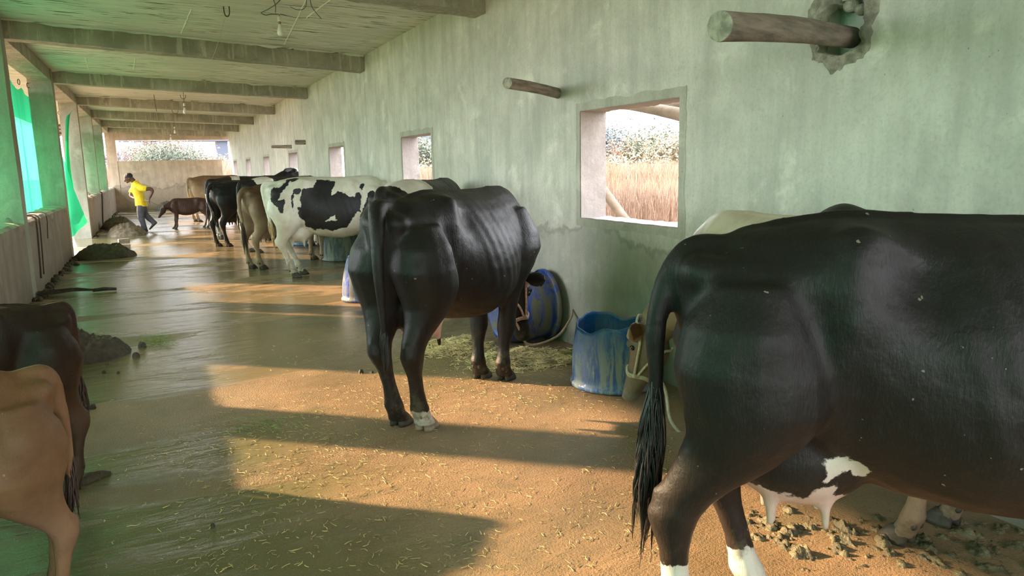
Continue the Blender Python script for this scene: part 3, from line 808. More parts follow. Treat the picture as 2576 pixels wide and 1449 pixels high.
# far brown cow
loc = pin_from_hoof((1.15, 24.2), 20, 1.02)
cow('tan cow farthest from the camera, rump near the man leading the calf', loc, 20, 1.02, poll=(2.0, 0, 1.2), hpitch=-50,
    tail=[(.16, 0, 1.26), (.0, 0, 1.27), (-.07, 0, 1.18), (-.08, .0, .98), (-.06, .0, .75), (-.05, .0, .58)],
    color=brown_coat((.16, .10, .05), (.40, .31, .18)), voxel=.02, udder=.9, switch='hairbrown')
# cow beyond, white and black back just showing above the brown one
def wb_white(V, H): return .16-np.hypot(V[:, 0]-.45, (V[:, 2]-1.3)*1.0)+.1*np.sin(V[:, 0]*9)
loc = pin_from_hoof((1.62, 14.2), 20, 1.02)
cow('dark cow with a pale patch on its back behind the brown cow', loc, 20, 1.02, hoofs={}, poll=(2.0, 0, 1.2), hpitch=-50,
    color=black_coat(wb_white, .2, True, [(-.3, 2, 1, .6), (-.3, 2, -1, .6)]), voxel=.02, udder=.9)
# cow hidden behind the middle black cow
def hid_white(V, H): return np.maximum(.24-np.hypot((V[:, 0]-.45)*.8, (V[:, 2]-1.36)*1.2), .28-V[:, 2])
loc = pin_from_hoof((2.0, 6.35), 45, 1.02)
cow('black cow with a cream patch on its back, mostly hidden behind the glossy black cow', loc, 45, 1.02, hoofs=dict(RF=(-.25, 0)), poll=(1.9, 0, .9), hpitch=-70,
    color=black_coat(hid_white, .2, True), voxel=.018, udder=.9)
# jersey along the wall
def jersey(V, H):
    c, c2, w = brown_coat((.34, .27, .19), (.30, .22, .15))(V, H)
    f = (H[:, 0] > -.06) & (np.abs(H[:, 2]) < .3) & (np.hypot(H[:, 1], H[:, 2]) < .3)
    g_ = np.array((.20, .155, .12)); c = np.where(f[:, None], g_, c)
    muz = np.clip((H[:, 0]-.43)/.03, 0, 1)*f; c = c*(1-muz[:, None])+np.array((.23, .22, .19))*muz[:, None]
    ear = (np.abs(H[:, 2]) > .12) & (H[:, 0] < .12) & (H[:, 0] > -.15) & (np.abs(H[:, 1]) < .2)
    c = np.where(ear[:, None], np.array((.16, .075, .045)), c)
    ed = ear & ((H[:, 0] > .02) | (np.abs(H[:, 2]) > .27)); c = np.where(ed[:, None], np.array((.42, .30, .22)), c)
    fo = f & (H[:, 0] < .10) & (H[:, 1] > .04); c = np.where(fo[:, None], np.array((.16, .08, .05)), c)
    back = np.clip((V[:, 2]-1.18)/.08, 0, 1)*(V[:, 0] < 1.5); c = c*(1-back[:, None])+np.array((.52, .47, .34))*back[:, None]
    return c, c2, w
JS = .92
jerseycow, jerH = cow('fawn cow in a rope halter lowering its head beside the upright blue tub', (2.68, 1.66), 92, JS,
    hoofs={}, poll=(1.84, .17, .63), hpitch=-74, hyaw=26, color=jersey, voxel=.0125, udder=.9, switch='hairbrown', halter='ropepale')
# calves
calf_kw = dict(udder=False, bell=.80, wid=.82, legs=1.2, cat='calf', name='calf')
cow('small tan calf cut off by the left edge, hind leg nearest the camera', (-.40, 2.85), 208, .665, hoofs=dict(LH=(.0, 0), RH=(-.1, 0), LF=(.02, 0)), poll=(1.75, 0, 1.3), hpitch=-40,
    tail=[(.16, 0, 1.26), (.0, 0, 1.27), (-.06, -.02, 1.18), (-.085, -.03, .98), (-.09, -.03, .78), (-.08, -.03, .66)],
    color=brown_coat((.16, .082, .038), (.27, .155, .082), (.3, 1.2)), voxel=.014, switch='hairbrown', switch_len=.26, bony=1.3, **calf_kw)
cow('dark brown calf behind the small tan calf at the left edge', (-.45, 4.08), 208, .685, hoofs=dict(LH=(.0, 0), RH=(.12, 0)), poll=(1.75, 0, 1.3), hpitch=-40,
    tail=[(.16, 0, 1.26), (.0, 0, 1.27), (-.04, -.0, 1.18), (-.05, -.0, .98), (-.05, -.0, .78), (-.04, -.0, .66)],
    color=brown_coat((.022, .014, .011), (.075, .042, .028), (.5, 1.2)), voxel=.014, switch='hairbrown', switch_len=.3, bony=1.2, **calf_kw)
fc = on_floor(520, 572)
farcalf, fcH = cow('dark brown calf on a lead rope lowering its head toward the man in yellow', (fc[0]+.10, fc[1]+.1), 178, .60, hoofs=dict(LH=(-.05, 0), RH=(.1, 0), LF=(.05, 0), RF=(.14, 0)),
    poll=(1.86, .08, .98), hpitch=-62, color=brown_coat((.055, .03, .022), (.08, .045, .03), (.4, 1.2)), voxel=.018, switch='hairbrown', switch_len=.2, **calf_kw)
#COWS_END

# ------------------------------------------------------------------ the man
man_xy = on_floor(372, 583)
man = empty('person', (man_xy[0], man_xy[1], 0), math.radians(180))
tag(man, 'man in a yellow shirt and grey trousers walking bent forward with a rope', 'person')
def limb(mb, pts, rad, seg=14): mb.tube(bez(pts, 5), list(np.interp(np.linspace(0, len(pts)-1, (len(pts)-1)*5+1), range(len(pts)), rad)), seg)
def hand(mb, wrist, fwd, up, curl=1.0, sgn=1):
    wrist = Vector(wrist); fwd = Vector(fwd).normalized(); up = Vector(up); up = (up-fwd*up.dot(fwd)).normalized(); sd = fwd.cross(up)*sgn
    rings = []
    for (l, a, b) in ((-.01, .024, .018), (.03, .034, .016), (.07, .040, .015), (.09, .036, .013)):
        rings.append([wrist+fwd*l+sd*a*math.cos(t)+up*b*math.sin(t) for t in [2*PI*k/12 for k in range(12)]])
    mb.loft(rings)
    for i, (off, L) in enumerate(((.030, .066), (.010, .074), (-.010, .070), (-.029, .055))):
        b = wrist+fwd*.085+sd*off; pts = [b-fwd*.02]; d = fwd.copy(); p = b
        for k in range(3):
            ang = curl*(.5+.5*k); dd = (fwd*math.cos(ang)-up*math.sin(ang)); p = p+dd*L/3*1.1; pts.append(p)
        mb.tube(pts, [.0085, .0085, .008, .0065], 8)
    b = wrist+fwd*.03+sd*.030; mb.tube([b, b+sd*.022+fwd*.02, b+sd*.025+fwd*.05-up*.012, b+sd*.012+fwd*.068-up*.025], [.011, .010, .009, .007], 8)
b = MB()
# torso, neck
b.loft([[Vector((x+rx*math.cos(a), ry*math.sin(a), z+rx*math.cos(a)*tl)) for a in [2*PI*k/20 for k in range(20)]] for (x, z, rx, ry, tl) in
    ((.08, .70, .10, .15, 0), (.10, .80, .095, .15, -.1), (.14, .92, .09, .145, -.2), (.18, 1.05, .10, .16, -.3), (.215, 1.16, .105, .18, -.4), (.25, 1.245, .07, .14, -.4), (.27, 1.28, .05, .07, -.4))])
limb(b, [(.24, 0, 1.22), (.29, 0, 1.30), (.345, 0, 1.365)], [.062, .054, .055])
# head
hc = Vector((.40, 0, 1.415)); HP = Vector((.36, 0, 1.37)); HA = math.radians(-27)
def tilt(p):
    x, z = p[0]-HP.x, p[2]-HP.z; return (HP.x+x*math.cos(HA)-z*math.sin(HA), p[1], HP.z+x*math.sin(HA)+z*math.cos(HA))
body_mb = b; b = MB()
b.ball(hc, (.098, .075, .105), 20, 14)
b.loft([[Vector((x+.0, y_*math.cos(a), z_+h_*math.sin(a))) for a in [2*PI*k/14 for k in range(14)]] for (x, y_, z_, h_) in ((.36, .05, 1.35, .05), (.42, .055, 1.345, .055), (.47, .045, 1.338, .045), (.492, .022, 1.335, .022))])
b.tube([(.485, 0, 1.42), (.508, 0, 1.392), (.515, 0, 1.378), (.49, 0, 1.368)], [.010, .013, .016, .012], 8)   # nose
b.tube([(.480, -.02, 1.348), (.497, 0, 1.350), (.480, .02, 1.348)], [.006, .009, .006], 8)  # lips
for sg in (1, -1): b.ball((.385, sg*.076, 1.395), (.018, .012, .030), 10, 8)
b.v = [tilt(p) for p in b.v]; body_mb.add(b.v, b.f); b = body_mb
# arms: left (camera side, y>0 in own frame since he faces -x: left is +y)
limb(b, [(.20, .17, 1.19), (.06, .22, 1.10), (-.10, .25, 1.10), (-.155, .25, 1.04), (-.125, .24, .93), (-.10, .22, .865)], [.060, .052, .045, .042, .034, .027])
hand(b, (-.10, .22, .862), (.05, -.1, -1), (1, 0, 0), .62, 1)
limb(b, [(.22, -.17, 1.19), (.30, -.22, 1.08), (.34, -.22, .95), (.30, -.16, .90), (.235, -.05, .865)], [.058, .050, .042, .036, .027])
hand(b, (.235, -.05, .865), (-.45, 1, -.1), (1, .4, 0), 1.2, -1)
for (hip, kn, an, toe) in (((.09, .085, .72), (.13, .09, .42), (.065, .09, .10), (.2, .09, .02)), ((.08, -.085, .72), (.02, -.09, .43), (-.20, -.09, .19), (-.10, -.09, .02))):
    limb(b, [hip, kn, an], [.088, .056, .038])
me = remesh(b, .0075, 4)
me.materials.clear(); me.materials.append(MAT['skin']); me.polygons.foreach_set('use_smooth', [True]*len(me.polygons)); me.name = 'body'
bo = bpy.data.objects.new('body', me); COL.objects.link(bo); bo.parent = man
# shirt
b = MB()
b.loft([[Vector((x+rx*math.cos(a)+.004*math.sin(a*5), ry*math.sin(a)+.004*math.cos(a*7), z+rx*math.cos(a)*tl)) for a in [2*PI*k/32 for k in range(32)]] for (x, z, rx, ry, tl) in
    ((.075, .665, .145, .185, .1), (.09, .74, .135, .18, 0), (.115, .85, .122, .175, -.1), (.15, .95, .116, .172, -.2), (.185, 1.06, .122, .185, -.3), (.215, 1.165, .122, .20, -.35), (.248, 1.235, .09, .16, -.4), (.27, 1.275, .07, .085, -.4))])
limb(b, [(.20, .15, 1.19), (.08, .22, 1.12), (-.02, .245, 1.105)], [.085, .076, .075])
limb(b, [(.22, -.15, 1.19), (.30, -.215, 1.09), (.325, -.22, 1.01)], [.083, .076, .078])
me = remesh(b, .010, 3); V = co(me); Nn = nrm(me)
D = np.array([noise.noise(Vector((p[0]*9, p[1]*9, p[2]*4)))*.010+noise.noise(Vector((p[0]*22+p[2]*8, p[1]*20, p[2]*9)))*.004 for p in V]); setco(me, V+Nn*D[:, None])
me.materials.clear(); me.materials.append(MAT['yellow']); me.polygons.foreach_set('use_smooth', [True]*len(me.polygons)); me.name = 'shirt'
so = bpy.data.objects.new('shirt', me); COL.objects.link(so); so.parent = man
m = MB(); m.tube(bez([(.33, .0, 1.245), (.30, .075, 1.27), (.235, .07, 1.315), (.205, 0, 1.33), (.235, -.07, 1.315), (.30, -.075, 1.27), (.33, 0, 1.245)], 5), .012, 8)
m.obj('collar', MAT['yellow'], so, True)
# trousers
b = MB()
b.loft([[Vector((x+rx*math.cos(a), ry*math.sin(a), z)) for a in [2*PI*k/20 for k in range(20)]] for (x, z, rx, ry) in ((.085, .80, .105, .15), (.085, .70, .115, .165), (.09, .62, .10, .155), (.09, .58, .06, .12))])
limb(b, [(.095, .08, .68), (.125, .09, .45), (.085, .09, .20), (.07, .09, .075)], [.105, .080, .068, .072])
limb(b, [(.075, -.08, .68), (.02, -.09, .45), (-.11, -.09, .28), (-.185, -.09, .19)], [.105, .080, .066, .066])
me = remesh(b, .010, 3); V = co(me); Nn = nrm(me)
D = np.array([noise.noise(Vector((p[0]*12, p[1]*12, p[2]*7)))*.009 for p in V]); setco(me, V+Nn*D[:, None])
me.materials.clear(); me.materials.append(MAT['trouser']); me.polygons.foreach_set('use_smooth', [True]*len(me.polygons)); me.name = 'trousers'
so = bpy.data.objects.new('trousers', me); COL.objects.link(so); so.parent = man
# shoes
for (rot, ox, oy, oz) in ((0, .06, .09, 0), (-42, -.195, -.09, .165)):
    b = MB(); rings = []
    for (x, w_, z0, z1) in ((-.07, .025, .01, .06), (-.05, .034, 0, .085), (0, .038, 0, .095), (.06, .042, 0, .07), (.12, .046, 0, .055), (.17, .040, .0, .042), (.195, .018, .008, .03)):
        rings.append([Vector((x, w_*math.cos(a), (z0+z1)/2+(z1-z0)/2*math.sin(a))) for a in [2*PI*k/14 for k in range(14)]])
    b.loft(rings); r_ = math.radians(rot)
    b.v = [(ox+p[0]*math.cos(r_)-p[2]*math.sin(r_), oy+p[1], max(.003, oz+p[0]*math.sin(r_)+p[2]*math.cos(r_))) for p in b.v]
    b.obj('shoe', MAT['shoe'], man, True)
# hair
b = MB(); rings = []
b.ball(hc+Vector((-.010, 0, .022)), (.103, .083, .098), 20, 14)
me = remesh(b, .008, 1); V = co(me)
D = np.array([noise.noise(Vector(p)*40)*.006 for p in V]); V = V+nrm(me)*D[:, None]
bm = bmesh.new(); setco(me, V); bm.from_mesh(me)
bmesh.ops.bisect_plane(bm, geom=bm.verts[:]+bm.edges[:]+bm.faces[:], plane_co=(.40, 0, 1.41), plane_no=(.28, 0, -.96), clear_outer=True)
bmesh.ops.holes_fill(bm, edges=[e for e in bm.edges if e.is_boundary]); bm.to_mesh(me); bm.free()
me.materials.clear(); V = co(me); setco(me, np.array([tilt(p) for p in V])); me.materials.append(MAT['hair']); me.name = 'hair'
ho = bpy.data.objects.new('hair', me); COL.objects.link(ho); ho.parent = man
for sg in (1, -1):
    m = MB(); m.ball(tilt((.476, sg*.030, 1.408)), .010, 8, 6); m.obj('eye', MAT['eye'], man, True)
for ob in list(man.children)+[c for o_ in man.children for c in o_.children]:
    V = co(ob.data); V[:, 0] -= .10*np.clip((V[:, 2]-.75)/.65, 0, 1.2); setco(ob.data, V)
# lead rope of the calf
lh = C2W(man, (-.112, .215, .79)); rh = C2W(man, (.175, .03, .845));
nk = fcH(-.10, .10, 0); nkw = C2W(farcalf, nk)
m = MB(); m.tube(bez([rh+Vector((-.05, .03, -.02)), rh, lh, lh.lerp(nkw, .5)-Vector((0, 0, .04)), nkw], 10), .009, 6)
tag(m.obj('lead_rope', MAT['rope'], None, True), 'thin lead rope stretched from the man in yellow to the small calf', 'rope')
# ------------------------------------------------------------------ tubs and barrels
def lathe(mb, prof, seg=56, fz=None, fr=None):
    rings = []
    for (r, z, k) in prof:
        rr = []
        for i in range(seg):
            a = 2*PI*i/seg; q = (fr(a, z) if fr else 0)
            rr.append(Vector(((r+q)*math.cos(a), (r+q)*math.sin(a), z+(fz(a)*k if fz else 0))))
        rings.append(rr)
    return mb.loft(rings)
def tub(label, x, y, r0, r1, r2, h, mat, wavy=.02, rz=0.0, group=None, inside='blueinside'):
    root = empty('tub', (x, y, 0), rz)
    fz = lambda a: wavy*math.sin(2*a+.4)+wavy*.5*math.sin(5*a)+wavy*.35*math.sin(9*a+2)
    fr = lambda a, z: max(0, (z/h)**3)*(wavy*.35*math.sin(3*a)+wavy*.25*math.sin(7*a+1))
    m = MB()
    P = [(r0-.02, .002, 0), (r0+.012, .004, 0), (r0+.016, .018, 0), (r0+.012, .034, 0), (r0, .042, 0)]
    for i in range(1, 13):
        t = i/12; r = (1-t)**2*r0+2*t*(1-t)*(r1*2-(r0+r2)/2)+t*t*r2; P.append((r, .042+(h-.042)*t, max(0, (t-.5)*2)**1.3))
    lathe(m, P+[(r2-.008, h-.0005, 1), (r2-.010, h-.02, .95)]+[(p[0]-.010, p[1], p[2]) for p in P[::-1][1:12]]+[(r0-.03, .05, 0)], 64, fz, fr)
    o = m.obj('shell', mat, root, True)
    m = MB(); lathe(m, [(r0-.011, .046, 0), (r0-.011, .052, 0)], 40); m.obj('bottom', MAT[inside], root)
    tag(root, label, 'tub', group or 'feeding tubs along the wall'); return root
tub('blue cut-off plastic tub with a wavy rim, in front of the fawn cow', 2.742, 4.13, .285, .285, .262, .43, MAT['blue'], .022, 1.1)
tub('small blue tub partly hidden by the tail of the glossy black cow', 2.07, 8.33, .235, .215, .150, .50, MAT['blue2'], .010, 2)
gt = tub('grey caked tub standing under the black-patched white cow', 2.72, 12.3, .30, .30, .29, .42, MAT['greyblue'], .006, 0, None, 'greyblue')
tub('blue tub half hidden behind the cream forelegs of the brown cow', 2.70, 15.3, .28, .27, .25, .45, MAT['blue'], .01, 1)
# fallen barrel
root = empty('fallen_barrel', (2.56, 5.58, .30)); root.rotation_euler = (0, 0, math.radians(-2))
m = MB(); R0 = .285; P = []
for i in range(21):
    t = i/20; P.append((R0-.012+.030*math.sin(PI*min(1, t*1.05))**.8, -.02+.42*t))
prof = [(R0-.03, -.022)]+P+[(R0+.012, .402), (R0+.014, .42), (R0+.004, .432)]
inner = [(p[0]-.012, p[1]) for p in prof[::-1]][1:]
rings = []
for (r, x) in prof+inner+[(.002, .38)]:
    rings.append([Vector((x, r*math.cos(2*PI*k/60), r*math.sin(2*PI*k/60))) for k in range(60)])
m.loft(rings, cap=False); o = m.obj('shell', MAT['blue2'], root, True)
m = MB(); rings = []
for (x, r) in ((.39, R0+.012), (.395, R0+.022), (.42, R0+.024), (.432, R0+.012)): rings.append([Vector((x, r*math.cos(2*PI*k/60), r*math.sin(2*PI*k/60))) for k in range(60)])
m.loft(rings, cap=False); m.obj('rim', MAT['blue2'], root, True)
m = MB(); m.loft([[Vector((x, (R0-.02)*math.cos(2*PI*k/48), (R0-.02)*math.sin(2*PI*k/48))) for k in range(48)] for x in (.385, .395)]); m.obj('base_plate', MAT['dark'], root)
tag(root, 'dark blue barrel lying on its side against the wall', 'barrel')

# ------------------------------------------------------------------ dung heaps, bricks, straw
def heap(name, label, x, y, rx, ry, h, mat, rz=0, lump=.5, n=90, cat='dung heap', group=None, seed=0, kind=None):
    v = []; f = []; nr = n//3
    for i in range(nr+1):
        r = i/nr
        for k in range(n):
            a = 2*PI*k/n; e = 1+.16*noise.noise(Vector((math.cos(a)*1.6, math.sin(a)*1.6, seed)))+.04*noise.noise(Vector((math.cos(a)*7, math.sin(a)*7, seed)))
            X, Y_ = r*e*math.cos(a), r*e*math.sin(a)
            base = max(0, 1-r**2.3)**.8
            q = noise.fractal(Vector((X*rx*9, Y_*ry*9, seed+.5)), .8, 2.1, 5)*lump*.35
            c = abs(noise.noise(Vector((X*rx*26, Y_*ry*26, seed))))*.22*lump
            z = h*base*(1+q*1.2+c)+.004
            if i == nr: z = -.01
            v.append((X*rx, Y_*ry, z))
    for i in range(nr):
        for k in range(n):
            a = i*n+k; b = i*n+(k+1) % n; f.append((a, b, b+n, a+n)[::-1])
    o = mesh_obj(name, v, f, mat, None, True); o.location = (x, y, 0); o.rotation_euler = (0, 0, rz)
    return tag(o, label, cat, group or {'dung heap': 'dung heaps on the floor', 'dung clod': 'dung clods scattered on the floor', 'stone': 'stones on the half wall'}.get(cat), kind)
c = on_floor(225, 895)
heap('dung_heap', 'big dark dung heap beside the dark brown calf at the left', -.78, 6.95, .50, .34, .18, MAT['dung'], .1, .8, 150, seed=1)
c = on_floor(250, 650); heap('dung_heap', 'long dark dung heap by the end of the near half wall', -.92, 15.2, .50, .40, .22, MAT['dung'], .05, .6, 100, seed=2)
heap('dung_heap', 'black dung heap at the foot of the far half wall', -.98, 23.2, .46, .7, .30, MAT['dung'], .1, .5, 70, seed=3)
heap('dung_heap', 'grey-brown dung heap between the black heap and the two bricks', -.74, 20.6, .44, .62, .26, MAT['dunglight'], 0, .5, 70, seed=4)
heap('dung_heap', 'small dung heap against the far end wall', .45, 33.3, .55, .6, .28, MAT['dung'], 0, .9, 60, seed=5)
for i, (px, py, r) in enumerate([(343, 897, .028), (358, 872, .035), (233, 1028, .022), (262, 938, .014), (298, 938, .013), (535, 1325, .010), (270, 918, .013), (908, 938, .018), (936, 938, .012)]):
    p = on_floor(px, py); lab = ['round dung clod right of the big heap', 'flat dung clod just beyond the round one', 'lone dung clod below the big heap', 'tiny dung crumb in front of the big heap', 'tiny dung crumb, right one of the pair in front of the big heap',
        'tiny dung crumb alone near the bottom of the floor', 'tiny dung crumb touching the front of the big heap', 'dark dung crumb left of the glossy black cow hind legs', 'tiny dung crumb nearest the glossy black cow hind legs'][i]
    heap('dung_clod', lab, p[0], p[1], r*1.2, r, r*1.2, MAT['dung'], i, .9, 21, 'dung clod', None, 10+i)
# spoon of dung stretched from calf's hoof
p = on_floor(215, 1212); heap('dung_smear', 'dark dung smear at the hoof of the dark brown calf', p[0], p[1], .13, .035, .03, MAT['dung'], .5, .9, 36, 'dung', None, 30)
for i, (px, py, rz) in enumerate([(312, 609, .3), (313, 624, .02)]):
    p = on_floor(px, py); m = MB(); m.box((-.115, -.055, 0), (.115, .055, .075))
    me_o = m.obj('brick', MAT['brick']); bm = bmesh.new(); bm.from_mesh(me_o.data); bmesh.ops.bevel(bm, geom=bm.edges[:], offset=.008, segments=2, affect='EDGES'); bm.to_mesh(me_o.data); bm.free()
    me_o.location = (p[0], p[1], 0); me_o.rotation_euler = (0, 0, rz)
    tag(me_o, ['loose brick on the floor, farther of the two', 'loose brick on the floor, nearer of the two'][i], 'brick', 'loose bricks on the floor')
# trampled dung strip bottom right: uncountable
rng = random.Random(5); m = MB()
def clod(m, x, y, r, h, seed, n=12):
    rings = []
    for (t, k) in ((-.1, 1.05), (.25, 1.0), (.6, .8), (.9, .45)):
        rings.append([Vector((x+r*k*math.cos(a)*(1+.35*noise.noise(Vector((math.cos(a)*1.5, math.sin(a)*1.5, seed+t)))), y+r*.8*k*math.sin(a)*(1+.35*noise.noise(Vector((math.cos(a)*1.5, math.sin(a)*1.5, seed+5+t)))), max(-.01, h*t+.25*h*noise.noise(Vector((a, t, seed)))))) for a in [2*PI*i/n for i in range(n)]])
    m.loft(rings)
v = []; f = []; nu_, nv_ = 230, 170
for j in range(nv_+1):
    for i in range(nu_+1):
        x = 1.75+1.27*i/nu_; y = .9+1.6*j/nv_
        # band running from under the belly to the lower right
        q = abs((x-2.2)*.55+(y-2.0)*.84); al = (x-2.2)*.84-(y-2.0)*.55
        msk = max(0, 1-(q/.42)**2)*max(0, min(1, (al+.42)*4))
        n1 = noise.fractal(Vector((x*13, y*13, 3)), .7, 2.1, 5); n2 = abs(noise.noise(Vector((x*34, y*34, 8))))
        h = (n1*.62+.02+n2*.35)*msk-.16-.25*(1-msk)
        v.append((x, y, max(-.012, h*.068)))
for j in range(nv_):
    for i in range(nu_):
        a_ = j*(nu_+1)+i; q4 = (a_, a_+1, a_+nu_+2, a_+nu_+1)
        if max(v[k][2] for k in q4) > -.0115: f.append(q4)
m.add(v, f)
tag(m.obj('trampled_dung', MAT['mud'], None, True), 'strip of trampled pale dung lumps under the near black cow', 'dung', None, 'stuff')
# gutter sludge along the left wall foot
m = MB()
for i in range(420):
    y = rng.uniform(7, 33); r = rng.uniform(.012, .05)*(1 if y < 16 else .8)
    if 15.9 < y < 20: continue
    clod(m, XL+.02+abs(rng.gauss(0, .05)), y, r, r*rng.uniform(.5, 1.3), i+900, 8)
tag(m.obj('gutter_sludge', MAT['dung'], None, True), 'black wet sludge lying along the foot of the left half wall', 'sludge', None, 'stuff')
# straw
def straw_mb(m, x, y, z, L, r, ang, tilt):
    d = Vector((math.cos(ang)*math.cos(tilt), math.sin(ang)*math.cos(tilt), math.sin(tilt))); s_ = Vector((-math.sin(ang), math.cos(ang), 0))*r; u = Vector((0, 0, r*.8))
    a = Vector((x, y, z))-d*L/2; b = a+d*L; k = rng.uniform(-.25, .25)*L; c_ = (a+b)/2+Vector((-math.sin(ang)*k, math.cos(ang)*k, abs(k)*.3))
    m.loft([[a-s_, a+s_, a+u], [c_-s_, c_+s_, c_+u], [b-s_*.7, b+s_*.7, b+u*.7]])
def straw_pile(name, label, cx_, cy_, rx, ry, h, n, mat, seed, kind='stuff', ang0=0):
    m = MB()
    for i in range(n):
        a = rng.uniform(0, 2*PI); r = math.sqrt(rng.random())*(1 if rng.random() < .85 else 1.3); X, Y_ = r*math.cos(a), r*math.sin(a)
        c, s_ = math.cos(ang0), math.sin(ang0)
        xx, yy = cx_+X*rx*c-Y_*ry*s_, cy_+X*rx*s_+Y_*ry*c
        clump = .55+.9*noise.noise(Vector((xx*6, yy*6, seed)))
        z = h*max(0, 1-r*r)*max(.05, clump)*rng.uniform(.55, 1)
        if xx > 3.0: continue
        straw_mb(m, xx, yy, z+.004, rng.uniform(.025, .085), rng.uniform(.0016, .0042), rng.uniform(0, PI), rng.uniform(-.45, .45))
    return tag(m.obj(name, mat), label, 'straw', None, kind)
straw_pile('straw_heap', 'heap of chopped straw under the head of the glossy black cow', 2.12, 5.62, .32, .26, .15, 4200, MAT['strawdark'], 1, ang0=-.2)
straw_pile('straw_heap', 'low straw spread between the fallen barrel and the upright blue tub', 2.48, 4.98, .45, .28, .10, 4200, MAT['strawdark'], 2, ang0=-.25)
m = MB()
for i in range(2600):
    q = rng.random()
    if q < .38: px, py = rng.gauss(1150, 260), rng.gauss(980, 45)
    elif q < .62: px, py = rng.gauss(720, 190), rng.gauss(1150, 60)
    elif q < .85: px, py = rng.uniform(450, 1700), rng.uniform(1060, 1440)
    else: px, py = rng.uniform(260, 1500), rng.uniform(800, 1440)
    p = on_floor(px, py)
    if p[0] > 2.95 or p[0] < -1.2: continue
    straw_mb(m, p[0], p[1], .004, rng.uniform(.008, .042), rng.uniform(.0010, .0024), rng.uniform(0, PI), rng.uniform(-.05, .1))
tag(m.obj('straw_litter', MAT['straw']), 'short bits of straw scattered over the wet floor', 'straw', None, 'stuff')
m = MB()
for i in range(500):
    q = rng.random(); p = on_floor(rng.gauss(392, 26), rng.gauss(857, 9)) if q < .65 else on_floor(rng.gauss(650, 60), rng.gauss(1068, 14))
    straw_mb(m, p[0], p[1], .005+rng.random()*.012, rng.uniform(.03, .10), .0014, rng.uniform(0, PI), rng.uniform(-.1, .25))
tag(m.obj('green_fodder', MAT['grassgreen']), 'wisps of green fodder fallen on the floor right of the big dung heap', 'fodder', None, 'stuff')
# twig broom by the left wall
root = empty('twig_broom', (-1.12, 10.75, 0), math.radians(-4))
m = MB()
for i in range(90):
    a = rng.gauss(0, .09); z0 = rng.uniform(.01, .05); L = rng.uniform(.5, .75)
    m.tube([(.33, rng.gauss(0, .01), z0*.5+.02), (.33-L*.4, a*L*.4, .03+z0), (.33-L, a*L*1.2, .012+rng.random()*.05)], [.0035, .003, .0015], 4)
m.obj('bristles', MAT['twig'], root)
m = MB(); m.tube([(.29, 0, .03), (.42, 0, .04), (.56, .02, .025)], [.022, .024, .018], 8); m.obj('handle', MAT['twig'], root, True)
tag(root, 'dark twig broom lying on the wet floor by the left half wall', 'broom')

# ------------------------------------------------------------------ logs through the wall
def log(label, p_in, p_out, r0, r1, name='timber_log', bend=.02, mat='wood', seed=0, inwall=.2):
    a = Vector(p_in); b = Vector(p_out); d = (b-a).normalized(); a2 = a-d*inwall
    up = Vector((0, 0, 1)); s_ = d.cross(up).normalized(); up = s_.cross(d); n = 22; rings = []; L = (b-a2).length
    for i in range(n+1):
        t = i/n; c = a2+(b-a2)*t+up*bend*math.sin(t*PI); r = r0+(r1-r0)*t
        rings.append([c+(s_*math.cos(k)+up*math.sin(k))*r*(1+.05*noise.noise(Vector((k*.8, t*3, seed)))+.03*noise.noise(Vector((math.cos(k)*4, t*9+math.sin(k)*3, seed)))) for k in [2*PI*j/28 for j in range(28)]])
    root = empty(name, a); m = MB(); m.loft([[q-a for q in rr] for rr in rings[:-1]+[rings[-1]]], cap=True)
    m.obj('trunk', MAT[mat], root, True)
    m = MB(); last = [q-a for q in rings[-1]]; cc = sum(last, Vector())/len(last)
    r1_ = [cc+(q-cc)*.985-d*.004 for q in last]; m.loft([r1_, [q+d*.010 for q in r1_], [cc+(q-cc)*.5+d*.012 for q in r1_]]); m.obj('cut_end', MAT['woodend'], root)
    tag(root, label, 'pole' if name == 'outdoor_pole' else 'log', 'poles of the lean-to outside' if name == 'outdoor_pole' else 'logs sticking out of the wall'); return root
# big log: enters near (2140,90), cut end centred on (1807,65)
def along_ray(px, py, dist):
    d = R3@np.array([px-CX, -(py-CY), -FPX]); return CAM+d/FPX*dist
pi_ = Vector((3.05, 2.63, 2.075)); po = Vector(along_ray(1812, 66, 2.93))
log('thick cut log sticking out of the broken hole at the upper right of the wall', pi_, po, .050, .060, bend=.012, seed=1, inwall=.10)
pi_ = Vector(on_plane(1404, 237, 0, 3.05)); po = Vector(along_ray(1277, 209, 5.35)); 
log('short log sticking out of the wall left of the nearest window', pi_, po, .042, .040, bend=.01, seed=2)
pi_ = Vector(on_plane(733, 369, 0, 3.05)); po = Vector(along_ray(685, 369, 17.9)); log('long thin pole sticking out of the wall between the far windows', pi_, po, .045, .035, bend=.0, seed=3)
pi_ = Vector(on_plane(768, 358, 0, 3.05)); po = Vector(along_ray(744, 358, 16.0)); log('short dark pole sticking out of the wall, higher of the two far ones', pi_, po, .05, .05, bend=.0, seed=4)
